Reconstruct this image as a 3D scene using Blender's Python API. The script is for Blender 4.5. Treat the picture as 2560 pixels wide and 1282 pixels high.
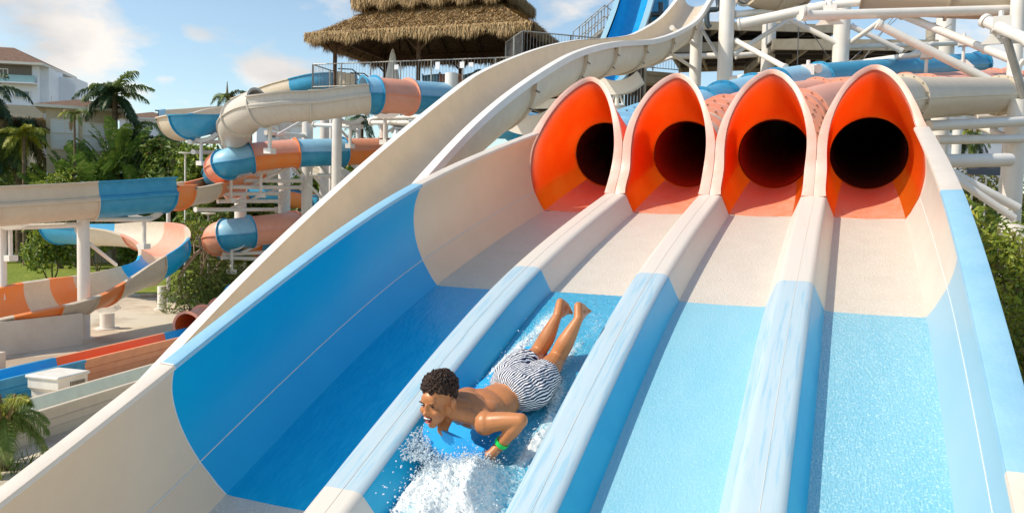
import bpy, math, random
import numpy as np
from mathutils import Vector, Matrix, noise
random.seed(7); RNG = np.random.default_rng(7)
R_ = math.radians
C = bpy.context.scene.collection
SC = bpy.context.scene
for o in list(bpy.data.objects): bpy.data.objects.remove(o)

# ------------------------------------------------------------ camera
U = .93                                   # lane pitch in metres
FPX, PITCH, ROLL, YAW = 1998.5, -.05834, .02404, .39480
CAM = np.array([1.2167, -3.2033, 5.0])
_sy, _cy, _cp, _sp = math.sin(YAW), math.cos(YAW), math.cos(PITCH), math.sin(PITCH)
FW = np.array([-_sy*_cp, _cy*_cp, _sp]); _r = np.array([_cy, _sy, 0.]); _u = np.cross(_r, FW)
_c, _s = math.cos(ROLL), math.sin(ROLL)
RT = _c*_r + _s*_u; UP = -_s*_r + _c*_u
cd = bpy.data.cameras.new("camera"); cam = bpy.data.objects.new("camera", cd); C.objects.link(cam)
M = Matrix(((RT[0], UP[0], -FW[0], CAM[0]), (RT[1], UP[1], -FW[1], CAM[1]), (RT[2], UP[2], -FW[2], CAM[2]), (0, 0, 0, 1)))
cam.matrix_world = M
cd.sensor_width = 36; cd.lens = 36*FPX/2560; cd.clip_end = 3000; cd.clip_start = .05
SC.camera = cam
def ray(x, y): return FW + (x-1280)/FPX*RT - (y-641)/FPX*UP
def at(x, y, D): return CAM + D*ray(x, y)
def onZ(x, y, Z):
    r = ray(x, y); return CAM + (Z-CAM[2])/r[2]*r
def onX(x, y, X):
    r = ray(x, y); return CAM + (X-CAM[0])/r[0]*r

# ------------------------------------------------------------ sun and sky
SUNV = np.array([-.80, -.62, 1.0]); SUNV /= np.linalg.norm(SUNV)
sd = bpy.data.lights.new("sun", 'SUN'); sd.energy = 4.0; sd.angle = R_(.55); sd.color = (1, .89, .73)
so = bpy.data.objects.new("sun", sd); C.objects.link(so)
so.rotation_euler = Vector(SUNV).to_track_quat('Z', 'Y').to_euler(); so.location = (0, 0, 60)
w = bpy.data.worlds.new("World"); SC.world = w; w.use_nodes = True
nt = w.node_tree; N = nt.nodes; L = nt.links; N.clear()
out = N.new('ShaderNodeOutputWorld'); bg = N.new('ShaderNodeBackground'); sky = N.new('ShaderNodeTexSky')
sky.sky_type = 'NISHITA'; sky.sun_disc = False; sky.sun_elevation = math.asin(SUNV[2])
sky.sun_rotation = math.atan2(SUNV[0], SUNV[1]); sky.altitude = 0; sky.air_density = 1.0; sky.dust_density = .6; sky.ozone_density = 1.3
tc = N.new('ShaderNodeTexCoord'); mp = N.new('ShaderNodeMapping'); mp.inputs['Scale'].default_value = (1, 1, 2.2); mp.inputs['Location'].default_value = (1.35, .4, .32)
n1 = N.new('ShaderNodeTexNoise'); n1.inputs['Scale'].default_value = 9; n1.inputs['Detail'].default_value = 10; n1.inputs['Roughness'].default_value = .58
acc = None
def mth(op, a, b):
    m = N.new('ShaderNodeMath'); m.operation = op
    for i, v in enumerate((a, b)):
        if isinstance(v, (int, float)): m.inputs[i].default_value = v
        else: L.new(v, m.inputs[i])
    return m.outputs[0]
for (x, y, rad, amp) in ((60, 60, .13, .34), (230, 110, .085, .34), (-250, 150, .20, .3), (60, 200, .08, .26), (680, 175, .045, .34), (760, 190, .05, .30), (485, 92, .022, .2), (408, 200, .018, .22), (900, -10, .05, .2), (1440, 20, .05, .22), (1900, 190, .05, .24), (1800, 230, .05, .2), (2240, 20, .05, .15), (300, 240, .06, .2), (1400, -300, .3, .25), (-1500, 100, .5, .3), (3600, 0, .5, .28)):
    d = ray(x, y); d = d/np.linalg.norm(d)
    v = N.new('ShaderNodeVectorMath'); v.operation = 'SUBTRACT'; L.new(tc.outputs['Generated'], v.inputs[0]); v.inputs[1].default_value = tuple(d)
    v2 = N.new('ShaderNodeVectorMath'); v2.operation = 'MULTIPLY'; L.new(v.outputs[0], v2.inputs[0]); v2.inputs[1].default_value = (1, 1, 1.7)
    v3 = N.new('ShaderNodeVectorMath'); v3.operation = 'LENGTH'; L.new(v2.outputs[0], v3.inputs[0])
    mr = N.new('ShaderNodeMapRange'); mr.interpolation_type = 'SMOOTHSTEP'; L.new(v3.outputs['Value'], mr.inputs[0]); mr.inputs[1].default_value = rad*1.35; mr.inputs[2].default_value = 0; mr.inputs[3].default_value = 0; mr.inputs[4].default_value = amp
    acc = mr.outputs[0] if acc is None else mth('MAXIMUM', acc, mr.outputs[0])
rp = N.new('ShaderNodeValToRGB'); rp.color_ramp.elements[0].position = .60; rp.color_ramp.elements[1].position = .82
n2 = N.new('ShaderNodeTexNoise'); n2.inputs['Scale'].default_value = 6; n2.inputs['Detail'].default_value = 6
rc = N.new('ShaderNodeValToRGB'); rc.color_ramp.elements[0].color = (4.1, 4.1, 4.15, 1); rc.color_ramp.elements[1].color = (6.4, 6.0, 5.6, 1)
rc.color_ramp.elements[0].position = .38; rc.color_ramp.elements[1].position = .62
mx = N.new('ShaderNodeMix'); mx.data_type = 'RGBA'
hs_ = N.new('ShaderNodeHueSaturation'); hs_.inputs['Saturation'].default_value = .95; hs_.inputs['Value'].default_value = 1.0
L.new(tc.outputs['Generated'], mp.inputs[0]); L.new(mp.outputs[0], n1.inputs['Vector']); L.new(mp.outputs[0], n2.inputs['Vector'])
L.new(mth('ADD', n1.outputs['Fac'], acc), rp.inputs[0]); L.new(n2.outputs['Fac'], rc.inputs[0]); L.new(rp.outputs[0], mx.inputs['Factor'])
L.new(sky.outputs[0], hs_.inputs['Color']); gn = N.new('ShaderNodeVectorMath'); gn.operation = 'MULTIPLY'; gn.inputs[1].default_value = (1.10, 1.14, 1.08); L.new(hs_.outputs[0], gn.inputs[0]); L.new(gn.outputs[0], mx.inputs['A']); L.new(rc.outputs[0], mx.inputs['B'])
L.new(mx.outputs['Result'], bg.inputs[0]); bg.inputs[1].default_value = .15; L.new(bg.outputs[0], out.inputs[0])
SC.view_settings.view_transform = 'Standard'; SC.view_settings.look = 'None'; SC.view_settings.exposure = 0.12; SC.view_settings.gamma = 1
SC.render.engine = 'CYCLES'

# ------------------------------------------------------------ materials
MT = {}
def mat(name, col, rough=.5, spec=.5, col2=None, nscale=8, nlo=.4, nhi=.6, bump=0, bscale=40, stretch=None, transl=0, metal=0, coat=0, obj=False, detail=5, col3=None, n3=60):
    m = bpy.data.materials.new(name); m.use_nodes = True; nt = m.node_tree; N = nt.nodes; L = nt.links
    b = N['Principled BSDF']; b.inputs['Base Color'].default_value = (*col, 1); b.inputs['Roughness'].default_value = rough
    b.inputs['Specular IOR Level'].default_value = spec; b.inputs['Metallic'].default_value = metal
    if coat: b.inputs['Coat Weight'].default_value = coat; b.inputs['Coat Roughness'].default_value = .08
    tc = N.new('ShaderNodeTexCoord'); mp = N.new('ShaderNodeMapping'); L.new(tc.outputs['Object'], mp.inputs[0])
    if stretch: mp.inputs['Scale'].default_value = stretch
    base = None
    if col2 is not None:
        n = N.new('ShaderNodeTexNoise'); n.inputs['Scale'].default_value = nscale; n.inputs['Detail'].default_value = detail
        n.inputs['Roughness'].default_value = .6
        r = N.new('ShaderNodeValToRGB'); r.color_ramp.elements[0].position = nlo; r.color_ramp.elements[1].position = nhi
        r.color_ramp.elements[0].color = (*col, 1); r.color_ramp.elements[1].color = (*col2, 1)
        L.new(mp.outputs[0], n.inputs['Vector']); L.new(n.outputs['Fac'], r.inputs[0]); base = r.outputs[0]
    if col3 is not None:
        n = N.new('ShaderNodeTexNoise'); n.inputs['Scale'].default_value = n3; n.inputs['Detail'].default_value = 4
        r = N.new('ShaderNodeValToRGB'); r.color_ramp.elements[0].position = .52; r.color_ramp.elements[1].position = .68
        L.new(tc.outputs['Object'], n.inputs['Vector']); L.new(n.outputs['Fac'], r.inputs[0])
        x = N.new('ShaderNodeMix'); x.data_type = 'RGBA'; L.new(r.outputs[0], x.inputs['Factor'])
        if base: L.new(base, x.inputs['A'])
        else: x.inputs['A'].default_value = (*col, 1)
        x.inputs['B'].default_value = (*col3, 1); base = x.outputs['Result']
    if base: L.new(base, b.inputs['Base Color'])
    if bump:
        n = N.new('ShaderNodeTexNoise'); n.inputs['Scale'].default_value = bscale; n.inputs['Detail'].default_value = 3
        L.new(mp.outputs[0] if stretch else tc.outputs['Object'], n.inputs['Vector'])
        bp = N.new('ShaderNodeBump'); bp.inputs['Strength'].default_value = min(1, bump); bp.inputs['Distance'].default_value = .02*max(1, bump)
        L.new(n.outputs['Fac'], bp.inputs['Height']); L.new(bp.outputs[0], b.inputs['Normal'])
    if transl:
        t = N.new('ShaderNodeBsdfTranslucent'); ms = N.new('ShaderNodeMixShader'); ms.inputs[0].default_value = transl
        if base: L.new(base, t.inputs[0])
        else: t.inputs[0].default_value = (*col, 1)
        L.new(b.outputs[0], ms.inputs[1]); L.new(t.outputs[0], ms.inputs[2]); L.new(ms.outputs[0], N['Material Output'].inputs[0])
    MT[name] = m; return m
BEI = (.77, .62, .45); BLU = (.003, .38, .72); ORA = (.86, .19, .035); SAL = (.80, .38, .28); PBL = (.26, .56, .76)
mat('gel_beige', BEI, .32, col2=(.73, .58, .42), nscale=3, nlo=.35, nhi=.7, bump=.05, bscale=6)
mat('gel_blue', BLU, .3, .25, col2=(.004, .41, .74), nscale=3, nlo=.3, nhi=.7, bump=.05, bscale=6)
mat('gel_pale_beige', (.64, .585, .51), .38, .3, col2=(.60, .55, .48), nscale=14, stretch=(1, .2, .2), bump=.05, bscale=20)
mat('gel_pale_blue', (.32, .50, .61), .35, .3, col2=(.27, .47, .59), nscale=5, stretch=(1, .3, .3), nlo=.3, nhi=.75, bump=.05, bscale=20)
mat('divider_side', (.008, .43, .72), .3, .3, col2=(.02, .47, .74), nscale=3)
mat('scuffed_blue', (.46, .58, .65), .4, .3, col2=(.33, .52, .64), nscale=46, stretch=(1, .05, .05), nlo=.52, nhi=.62, bump=.12, bscale=20, detail=7)
mat('scuffed_beige', (.70, .65, .58), .42, col2=(.72, .60, .52), nscale=46, stretch=(1, .05, .05), nlo=.55, nhi=.75, bump=.12, bscale=20, detail=6)
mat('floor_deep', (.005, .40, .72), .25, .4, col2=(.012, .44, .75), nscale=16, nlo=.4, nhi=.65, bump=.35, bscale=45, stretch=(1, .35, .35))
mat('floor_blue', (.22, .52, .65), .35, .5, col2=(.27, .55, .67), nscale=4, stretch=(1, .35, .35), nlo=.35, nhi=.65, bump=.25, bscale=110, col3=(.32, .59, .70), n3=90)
mat('floor_sparkle', (.20, .50, .64), .3, .8, col2=(.25, .54, .66), nscale=4, stretch=(1, .35, .35), nlo=.35, nhi=.65, bump=.5, bscale=100, col3=(.44, .69, .78), n3=85)  # pale specks here and in floor_blue stand for sun glints on water
mat('floor_beige', (.66, .61, .53), .35, .6, col2=(.62, .57, .49), nscale=5, nlo=.35, nhi=.65, bump=.35, bscale=90, col3=(.74, .71, .65), n3=80)
mat('rim_beige', (.72, .64, .55), .4, col2=(.68, .60, .51), nscale=5, bump=.1, bscale=60)
mat('rim_blue', (.30, .54, .69), .4, col2=(.26, .50, .67), nscale=5, bump=.1, bscale=60)
mat('rim_salmon', (.86, .55, .46), .4, col2=(.84, .48, .38), nscale=5, bump=.1, bscale=60)
mat('hood_orange', (1.0, .15, .008), .28, .5, col2=(1.0, .19, .015), nscale=3, transl=.6, bump=.03, bscale=5)
mat('hood_salmon', (1.0, .52, .36), .4, col2=(.98, .46, .30), nscale=4, transl=.65)
mat('floor_orange', (.90, .27, .13), .35, .6, col2=(.86, .36, .24), nscale=8, nlo=.35, nhi=.65, bump=.35, bscale=90, col3=(.90, .50, .38), n3=80)
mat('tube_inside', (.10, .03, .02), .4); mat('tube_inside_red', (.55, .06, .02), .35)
mat('tube_beige', (.68, .58, .45), .45, col2=(.61, .52, .40), nscale=4, nlo=.3, nhi=.7)
mat('tube_salmon', (.82, .40, .29), .42, col2=(.80, .34, .22), nscale=4, nlo=.3, nhi=.7)
mat('tube_orange', (.86, .24, .04), .38, col2=(.80, .28, .09), nscale=3, nlo=.3, nhi=.7)
mat('tube_paleblue', (.33, .60, .78), .4, col2=(.26, .54, .74), nscale=4, nlo=.3, nhi=.7)
mat('tube_blue', (.02, .27, .50), .38, col2=(.05, .34, .56), nscale=3, nlo=.3, nhi=.7)
mat('seam', (.70, .72, .72), .5)
mat('white_steel', (.80, .77, .72), .45, col2=(.72, .68, .62), nscale=2.2, nlo=.35, nhi=.75)
mat('grey_steel', (.42, .41, .38), .45, metal=.3, col2=(.34, .33, .31), nscale=4)
mat('dark_steel', (.07, .06, .05), .6)
mat('pipe', (.06, .08, .09), .4)
mat('tan_steel', (.42, .37, .28), .6, col2=(.36, .31, .23), nscale=3)
mat('cable', (.25, .25, .25), .5)
mat('bolt', (.16, .13, .11), .5)
mat('thatch', (.38, .25, .12), .9, .1, col2=(.55, .39, .20), nscale=9, nlo=.3, nhi=.7, col3=(.20, .12, .06), n3=14)
mat('thatch_light', (.64, .48, .27), .9, .1, col2=(.42, .30, .16), nscale=12)
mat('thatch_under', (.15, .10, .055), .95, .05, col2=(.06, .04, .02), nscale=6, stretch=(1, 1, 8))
mat('wood', (.13, .075, .04), .8, .2, col2=(.08, .045, .025), nscale=6)
mat('concrete', (.46, .38, .29), .8, .3, col2=(.36, .29, .22), nscale=.9, nlo=.35, nhi=.7, col3=(.55, .47, .37), n3=1.6, bump=.2, bscale=12)
mat('deck', (.66, .58, .46), .75, .3, col2=(.44, .35, .26), nscale=.28, nlo=.48, nhi=.62, bump=.1, bscale=9)
mat('wall_concrete', (.76, .67, .55), .8, .3, col2=(.66, .57, .46), nscale=1.3, nlo=.35, nhi=.7, bump=.15, bscale=10)
mat('white_paint', (.80, .77, .70), .6, col2=(.74, .69, .6), nscale=3)
mat('grass', (.17, .24, .035), .9, .1, col2=(.27, .30, .06), nscale=.6, nlo=.35, nhi=.65, col3=(.09, .13, .02), n3=5, bump=.6, bscale=25)
mat('soil', (.16, .11, .06), .95, .1, col2=(.26, .20, .11), nscale=1, bump=.5, bscale=8)
mat('plaster_white', (.86, .87, .90), .8, .2, col2=(.80, .81, .85), nscale=.5)
mat('plaster_tan', (.60, .50, .37), .8, .2, col2=(.54, .45, .33), nscale=.6)
mat('plaster_dark', (.20, .17, .14), .8, .2)
mat('shingle', (.15, .09, .06), .85, .2, col2=(.22, .14, .10), nscale=3, nlo=.35, nhi=.65, bump=.4, bscale=9)
mat('glass', (.10, .15, .17), .08, .8)
mat('glass_green', (.25, .42, .42), .1, .8)
mat('shutter', (.72, .73, .72), .6, col2=(.66, .67, .66), nscale=1.2, stretch=(1, 1, 12))
mat('trim', (.72, .68, .60), .6)
for nm, a, b, d in [('leaf_dark', (.06, .115, .018), (.12, .19, .03), (.24, .28, .05)), ('leaf_mid', (.11, .19, .025), (.19, .27, .04), (.34, .36, .07)),
                    ('leaf_bright', (.22, .31, .03), (.36, .41, .05), (.55, .50, .08)), ('leaf_olive', (.10, .11, .03), (.16, .15, .045), (.24, .20, .08)),
                    ('palm_green', (.09, .16, .03), (.18, .24, .045), (.32, .33, .08)), ('palm_teal', (.022, .065, .026), (.05, .10, .035), (.14, .16, .06)), ('palm_bright', (.11, .19, .03), (.20, .27, .05), (.30, .33, .10)), ('palm_brown', (.22, .15, .06), (.28, .2, .08), (.3, .2, .1)),
                    ('palm_yellow', (.30, .32, .03), (.42, .40, .06), (.2, .25, .03)), ('banana', (.07, .16, .025), (.16, .26, .045), (.36, .40, .14))]:
    mat(nm, a, .5, .4, col2=b, nscale=1.7, nlo=.35, nhi=.65, transl=.28, col3=d, n3=4)
mat('bark', (.20, .15, .10), .9, .1, col2=(.13, .09, .06), nscale=5, bump=.6, bscale=18)
mat('bark_pale', (.38, .31, .24), .9, .1, col2=(.28, .22, .16), nscale=5)
mat('skin', (.56, .225, .085), .38, .45, col2=(.49, .19, .07), nscale=7, bump=.05, bscale=90)
mat('heel', (.66, .33, .20), .4)
mat('lip', (.55, .14, .10), .35)
mat('mouth', (.16, .02, .02), .5)
mat('teeth', (.85, .82, .76), .25)
mat('eye', (.03, .02, .015), .2)
mat('hair', (.020, .010, .006), .55, .35, col2=(.055, .026, .014), nscale=60)
mat('band', (.02, .75, .12), .4)
mat('board', (.04, .46, .95), .3, .5, col2=(.03, .40, .88), nscale=4)
mat('droplet', (.9, .95, 1.0), .05, 1.0)
MT['skin'].node_tree.nodes['Principled BSDF'].inputs['Subsurface Weight'].default_value = .12
MT['skin'].node_tree.nodes['Principled BSDF'].inputs['Subsurface Radius'].default_value = (.02, .008, .004)

# ------------------------------------------------------------ object helpers
def tag(o, label=None, cat=None, group=None, kind=None):
    if label: o['label'] = label
    if cat: o['category'] = cat
    if group: o['group'] = group
    if kind: o['kind'] = kind
    return o
def emp(name, label, cat, loc=(0, 0, 0), group=None):
    o = bpy.data.objects.new(name, None); C.objects.link(o); o.location = loc; o.empty_display_size = .2
    return tag(o, label, cat, group)
class MB:
    def __init__(s): s.v = []; s.f = []; s.m = []; s.n = 0
    def add(s, V, F, m=0):
        V = np.asarray(V, float).reshape(-1, 3); s.v.append(V)
        for f in F: s.f.append([i+s.n for i in f]); s.m.append(m)
        s.n += len(V); return s
    def grid(s, G, m=0, closeu=False, closev=False, flip=False):     # G [nu,nv,3]; m int or function(i,j)
        G = np.asarray(G, float); nu, nv = G.shape[:2]; F = []; ms = []
        for i in range(nu if closeu else nu-1):
            for j in range(nv if closev else nv-1):
                a, b, c, d = i*nv+j, i*nv+(j+1) % nv, ((i+1) % nu)*nv+(j+1) % nv, ((i+1) % nu)*nv+j
                F.append((d, c, b, a) if flip else (a, b, c, d)); ms.append(m(i, j) if callable(m) else m)
        s.v.append(G.reshape(-1, 3))
        for f, k in zip(F, ms): s.f.append([q+s.n for q in f]); s.m.append(k)
        s.n += nu*nv; return s
    def box(s, c, d, R=None, m=0):
        c = np.asarray(c, float); d = np.asarray(d, float)/2
        V = np.array([(x, y, z) for x in (-1, 1) for y in (-1, 1) for z in (-1, 1)])*d
        if R is not None: V = V @ np.asarray(R)
        return s.add(V+c, [(0, 1, 3, 2), (4, 6, 7, 5), (0, 4, 5, 1), (2, 3, 7, 6), (0, 2, 6, 4), (1, 5, 7, 3)], m)
    def tube(s, P, r, n=12, cap=True, m=0):
        P = np.asarray(P, float); k = len(P); r = np.broadcast_to(np.asarray(r, float), (k,))
        T = np.gradient(P, axis=0) if k > 2 else np.array([P[1]-P[0]]*2)
        T /= np.linalg.norm(T, axis=1)[:, None]+1e-12
        ref = np.array([0, 0, 1.]) if abs(T[0][2]) < .9 else np.array([1., 0, 0])
        A = np.cross(T[0], ref); A /= np.linalg.norm(A); G = []
        for i in range(k):
            A = A - T[i]*(A @ T[i]); A /= np.linalg.norm(A); B = np.cross(T[i], A)
            an = np.linspace(0, 2*math.pi, n, endpoint=False)
            G.append(P[i]+r[i]*(np.cos(an)[:, None]*A+np.sin(an)[:, None]*B))
        n0 = s.n; s.grid(G, m, closev=True)
        if cap:
            s.f.append([n0+i for i in range(n)]); s.m.append(m)
            s.f.append([n0+(k-1)*n+i for i in range(n)][::-1]); s.m.append(m)
        return s
    def build(s, name, mats, parent=None, smooth=True, sharp=35, label=None, cat=None, group=None, kind=None):
        me = bpy.data.meshes.new(name); V = np.concatenate(s.v) if s.v else np.zeros((0, 3))
        me.from_pydata(V.tolist(), [], s.f)
        if isinstance(mats, str): mats = [mats]
        for x in mats: me.materials.append(MT[x])
        me.polygons.foreach_set('material_index', s.m)
        me.polygons.foreach_set('use_smooth', [smooth]*len(s.f)); me.update()
        if smooth and sharp: me.set_sharp_from_angle(angle=R_(sharp))
        o = bpy.data.objects.new(name, me); C.objects.link(o)
        if parent is not None:
            o.parent = parent
            if parent.type == 'EMPTY' and parent.parent is None: o.location = -parent.location
        else:                                     # a thing that is one mesh: origin at its base
            b = V.min(0); c0 = Vector(((V[:, 0].mean()), V[:, 1].mean(), b[2])); me.transform(Matrix.Translation(-c0)); o.location = c0
        return tag(o, label, cat, group, kind)
def cr(P, n=8, closed=False):
    P = np.asarray(P, float); out = []; us = []; k = len(P)
    for i in range(k-1):
        a = P[i-1] if i > 0 else 2*P[0]-P[1]; b = P[i]; c = P[i+1]; d = P[i+2] if i+2 < k else 2*P[-1]-P[-2]
        for j in range(n):
            t = j/n; out.append(.5*((2*b)+(-a+c)*t+(2*a-5*b+4*c-d)*t*t+(-a+3*b-3*c+d)*t**3)); us.append(i+t)
    out.append(P[-1]); us.append(k-1); return np.array(out), np.array(us)
def frames(P, bank=None):
    T = np.gradient(P, axis=0); T /= np.linalg.norm(T, axis=1)[:, None]
    S = np.cross(T, [0, 0, 1.]); S /= np.linalg.norm(S, axis=1)[:, None]; Bn = np.cross(S, T)
    if bank is not None:
        c, s = np.cos(bank)[:, None], np.sin(bank)[:, None]; S, Bn = c*S+s*Bn, -s*S+c*Bn
    return T, S, Bn
def sweep(P, S, B, cs):
    cs = np.asarray(cs); return P[:, None, :]+cs[None, :, 0, None]*S[:, None, :]+cs[None, :, 1, None]*B[:, None, :]
def copy_tree(o, parent=None):
    c = o.copy(); C.objects.link(c)
    if parent is not None: c.parent = parent
    for ch in list(o.children): copy_tree(ch, c)
    return c
def cs_tube(r, n=28):
    a = np.linspace(0, 2*math.pi, n, endpoint=False); return np.c_[r*np.sin(a), r*np.cos(a)]
def cs_open(r, hw=.0, lip=.1, t=.03, n=16, hl=None, hr=None):       # U-shaped trough with rim lips, closed loop
    hl = hw if hl is None else hl; hr = hw if hr is None else hr
    a = np.linspace(-math.pi/2, math.pi/2, n)
    inn = [(-r, hl)]+[(r*math.sin(x), -r*math.cos(x)) for x in a]+[(r, hr)]
    ro = r+t
    outr = [(r+lip, hr), (r+lip, hr-.05), (ro, hr-.05)]+[(ro*math.sin(x), -ro*math.cos(x)) for x in a[::-1]]+[(-ro, hl-.05), (-r-lip, hl-.05), (-r-lip, hl)]
    return np.array(inn+outr), len(inn)
COLS = {'b': ('tube_blue', 'tube_paleblue'), 'o': ('tube_orange', 'tube_salmon'), 'w': ('tube_beige', 'tube_beige'), 's': ('tube_salmon', 'tube_salmon'), 'W': ('gel_pale_beige', 'gel_pale_beige'), 'B': ('gel_blue', 'tube_blue'), 'O': ('tube_orange', 'tube_orange')}
def flume(name, label, cat, ctrl, segs, r=.68, lining=None, mode='tube', n=7, bank=None, closed=False, flange=True, hl=0, hr=0, lip=.1, group=None):
    """ctrl: control points (world); segs: (u0,u1,colour[,mode]) -> sections, each a part with a flange sub-part"""
    P, us = cr(ctrl, n); T, S, B = frames(P, None if bank is None else np.interp(us, range(len(bank)), bank))
    base = P[np.argmin(P[:, 2])].copy(); base[2] = 0
    root = emp(name, label, cat, base, group)
    for sg in segs:
        u0, u1, c = sg[:3]; md = (sg[3] if len(sg) > 3 else None) or mode; hl_, hr_ = sg[4] if len(sg) > 4 else (hl, hr)
        uu = np.unique(np.r_[u0, us[(us > u0+1e-3) & (us < u1-1e-3)], u1])
        ip = lambda A: np.stack([np.interp(uu, us, A[:, k]) for k in range(3)], 1)
        p, s_, b_ = ip(P), ip(S), ip(B)
        mb = MB(); mats = list(COLS[c])
        if md == 'tube':
            cs = cs_tube(r); k = len(cs)
            mb.grid(sweep(p, s_, b_, cs), lambda i, j: 1 if (j < k//4 or j >= k-k//4) else 0, closev=True)  # paler upper half: sunlit top and shaded belly put into the colour
            for sd_ in (-1, 1):
                mb.grid(sweep(p, s_, b_, [(sd_*r*.98, .02), (sd_*(r+.06), .02), (sd_*(r+.06), -.02), (sd_*r*.98, -.02)]), 0, closev=True)
            fl = [cs_tube(r), cs_tube(r+.09)]
            if lining: mats.append(lining); mb.grid(sweep(p, s_, b_, cs_tube(r-.025)), 2, closev=True)
        else:
            cs, ni = cs_open(r, 0, lip, hl=hl_, hr=hr_); mb.grid(sweep(p, s_, b_, cs), lambda i, j: 0, closev=True)
            if hl_ > .3: mb.grid(sweep(p, s_, b_, [(-r-.03, .03), (-r-lip*.8, 0), (-r-lip*.8, -.13), (-r-.03, -.15)]), 0); mb.grid(sweep(p, s_, b_, [(-r-lip*.8, -.03), (-r-lip*.8-.02, -.04), (-r-lip*.8, -.05)]), 0)
            a = np.linspace(-math.pi/2, math.pi/2, 16)
            q0 = np.array([((r+.03)*math.sin(x), -(r+.03)*math.cos(x)) for x in a]); fl = [q0, q0*(1+.07/r)]
        o = mb.build('slide_section', mats, root)
        if flange:
            for e in (0, -1):
                t_ = np.cross(s_[e], b_[e]); t_ = t_/np.linalg.norm(t_)*.03; f_ = MB(); e_in = 1 if e == 0 else -1
                q = []
                for (cc, off) in [(fl[0], 0), (fl[1], 0), (fl[1], 1), (fl[0], 1)]:
                    q.append(sweep((p[e]+t_*off*e_in*-1)[None], s_[e][None], b_[e][None], cc)[0])
                f_.grid(np.array(q), 0, closev=(md == 'tube')); f_.build('flange', mats, o)
    return root
def pipe(mb, a, b, r, n=10, m=0): mb.tube([a, b], r, n, m=m)

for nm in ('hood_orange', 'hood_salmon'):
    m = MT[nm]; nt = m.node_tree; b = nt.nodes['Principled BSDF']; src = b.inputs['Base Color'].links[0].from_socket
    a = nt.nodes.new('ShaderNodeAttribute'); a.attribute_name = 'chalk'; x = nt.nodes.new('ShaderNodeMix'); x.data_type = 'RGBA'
    nt.links.new(a.outputs['Fac'], x.inputs['Factor']); nt.links.new(src, x.inputs['A']); x.inputs['B'].default_value = (.92, .60, .50, 1)  # pale salmon mixed in for the sunlit, translucent look of the mouth edge
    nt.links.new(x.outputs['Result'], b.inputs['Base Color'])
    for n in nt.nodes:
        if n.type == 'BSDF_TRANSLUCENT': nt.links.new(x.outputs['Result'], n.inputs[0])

# ------------------------------------------------------------ ground
mb = MB(); G = [[(x, y, -.02) for y in np.linspace(-60, 700, 20)] for x in np.linspace(-600, 500, 20)]
mb.grid(G); mb.build('ground', 'soil', kind='structure')
def patch(name, pts, z, m, kind='structure'):
    b = MB(); b.add([(p[0], p[1], z) for p in pts], [list(range(len(pts)))], 0); return b.build(name, m, smooth=False, kind=kind)
patch('lawn', [onZ(-900, 690, 0), onZ(-300, 640, 0), onZ(300, 640, 0), onZ(700, 640, 0), onZ(900, 720, 0), onZ(430, 742, 0), onZ(-200, 735, 0)], .0, 'grass')
dk = [onZ(-700, 745, 0), onZ(60, 727, 0), onZ(300, 733, 0), onZ(420, 739, 0), onZ(560, 741, 0), onZ(800, 760, 0), (-2, 18, 0), (6, 10, 0), (8, -14, 0), (-30, -14, 0), (-70, 0, 0)]
patch('pool_deck', dk, .02, 'deck')
b = MB(); q = [onZ(x, y, .02) for x, y in ((350, 742), (430, 741), (500, 744), (560, 750), (640, 768))]
b.tube([p_+np.array([0, 0, .06]) for p_ in cr(q, 5)[0]], .13, 8); b.build('kerb', 'concrete', kind='structure')

# ------------------------------------------------------------ the racer slide
KN = [(0, 3.4904, .45285), (2.2809, 4.4044, .29904), (4.6241, 5.0003, .23071)]
def prof(y):
    if y <= 0:
        if y > -6: return KN[0][1]+.4525*y+.008*y*y, math.atan(.4525+.016*y)
        return KN[0][1]+.4525*-6+.008*36+(.4525-.096)*(y+6), math.atan(.4525-.096)
    if y >= KN[2][0]: return KN[2][1]+KN[2][2]*(y-KN[2][0]), math.atan(KN[2][2])
    a, b = (KN[0], KN[1]) if y < KN[1][0] else (KN[1], KN[2]); h = b[0]-a[0]; t = (y-a[0])/h
    z = (2*t**3-3*t*t+1)*a[1]+(t**3-2*t*t+t)*h*a[2]+(-2*t**3+3*t*t)*b[1]+(t**3-t*t)*h*b[2]
    m = ((6*t*t-6*t)*a[1]+(3*t*t-4*t+1)*h*a[2]+(-6*t*t+6*t)*b[1]+(3*t*t-2*t)*h*b[2])/h
    return z, math.atan(m)
def sl(x, y, h):
    z, t = prof(y); h *= U; return (x*U, y-h*math.sin(t), z+h*math.cos(t))
def slh(P):
    y = P[1]
    for _ in range(6):
        z, t = prof(y); y += ((P[1]-y)*math.cos(t)+(P[2]-z)*math.sin(t))*math.cos(t)
    z, t = prof(y); return -(P[1]-y)*math.sin(t)+(P[2]-z)*math.cos(t)
def onS(x, y, h):
    lo, hi = 1.5, 12; r = ray(x, y)
    for _ in range(40):
        m = (lo+hi)/2
        if slh(CAM+m*r) > h: lo = m
        else: hi = m
    return CAM+lo*r
Y0, Y1, Y2, Y3 = -8.0, 0.0, 2.2809, 4.6241
YS = np.unique(np.r_[np.linspace(Y0, Y1, 60), np.linspace(Y1, Y2, 26), np.linspace(Y2, Y3, 26)])
def sec(i, c):                 # material per colour section: beige / blue / beige
    y = (YS[i]+YS[i+1])/2; return 1 if Y1 < y < Y2 else 0
FOOT, TOPW, TH = .195, .113, .207
racer = emp('racer_slide', 'wide four lane racing slide in blue and beige sections, below the orange tunnel mouths', 'water slide', (0, -2, 0))
def strip(name, prof_pts, mats, parent=racer, **k):
    b = MB(); b.grid([[sl(x, y, h) for x, h in prof_pts] for y in YS], sec); return b.build(name, mats, parent, **k)
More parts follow.
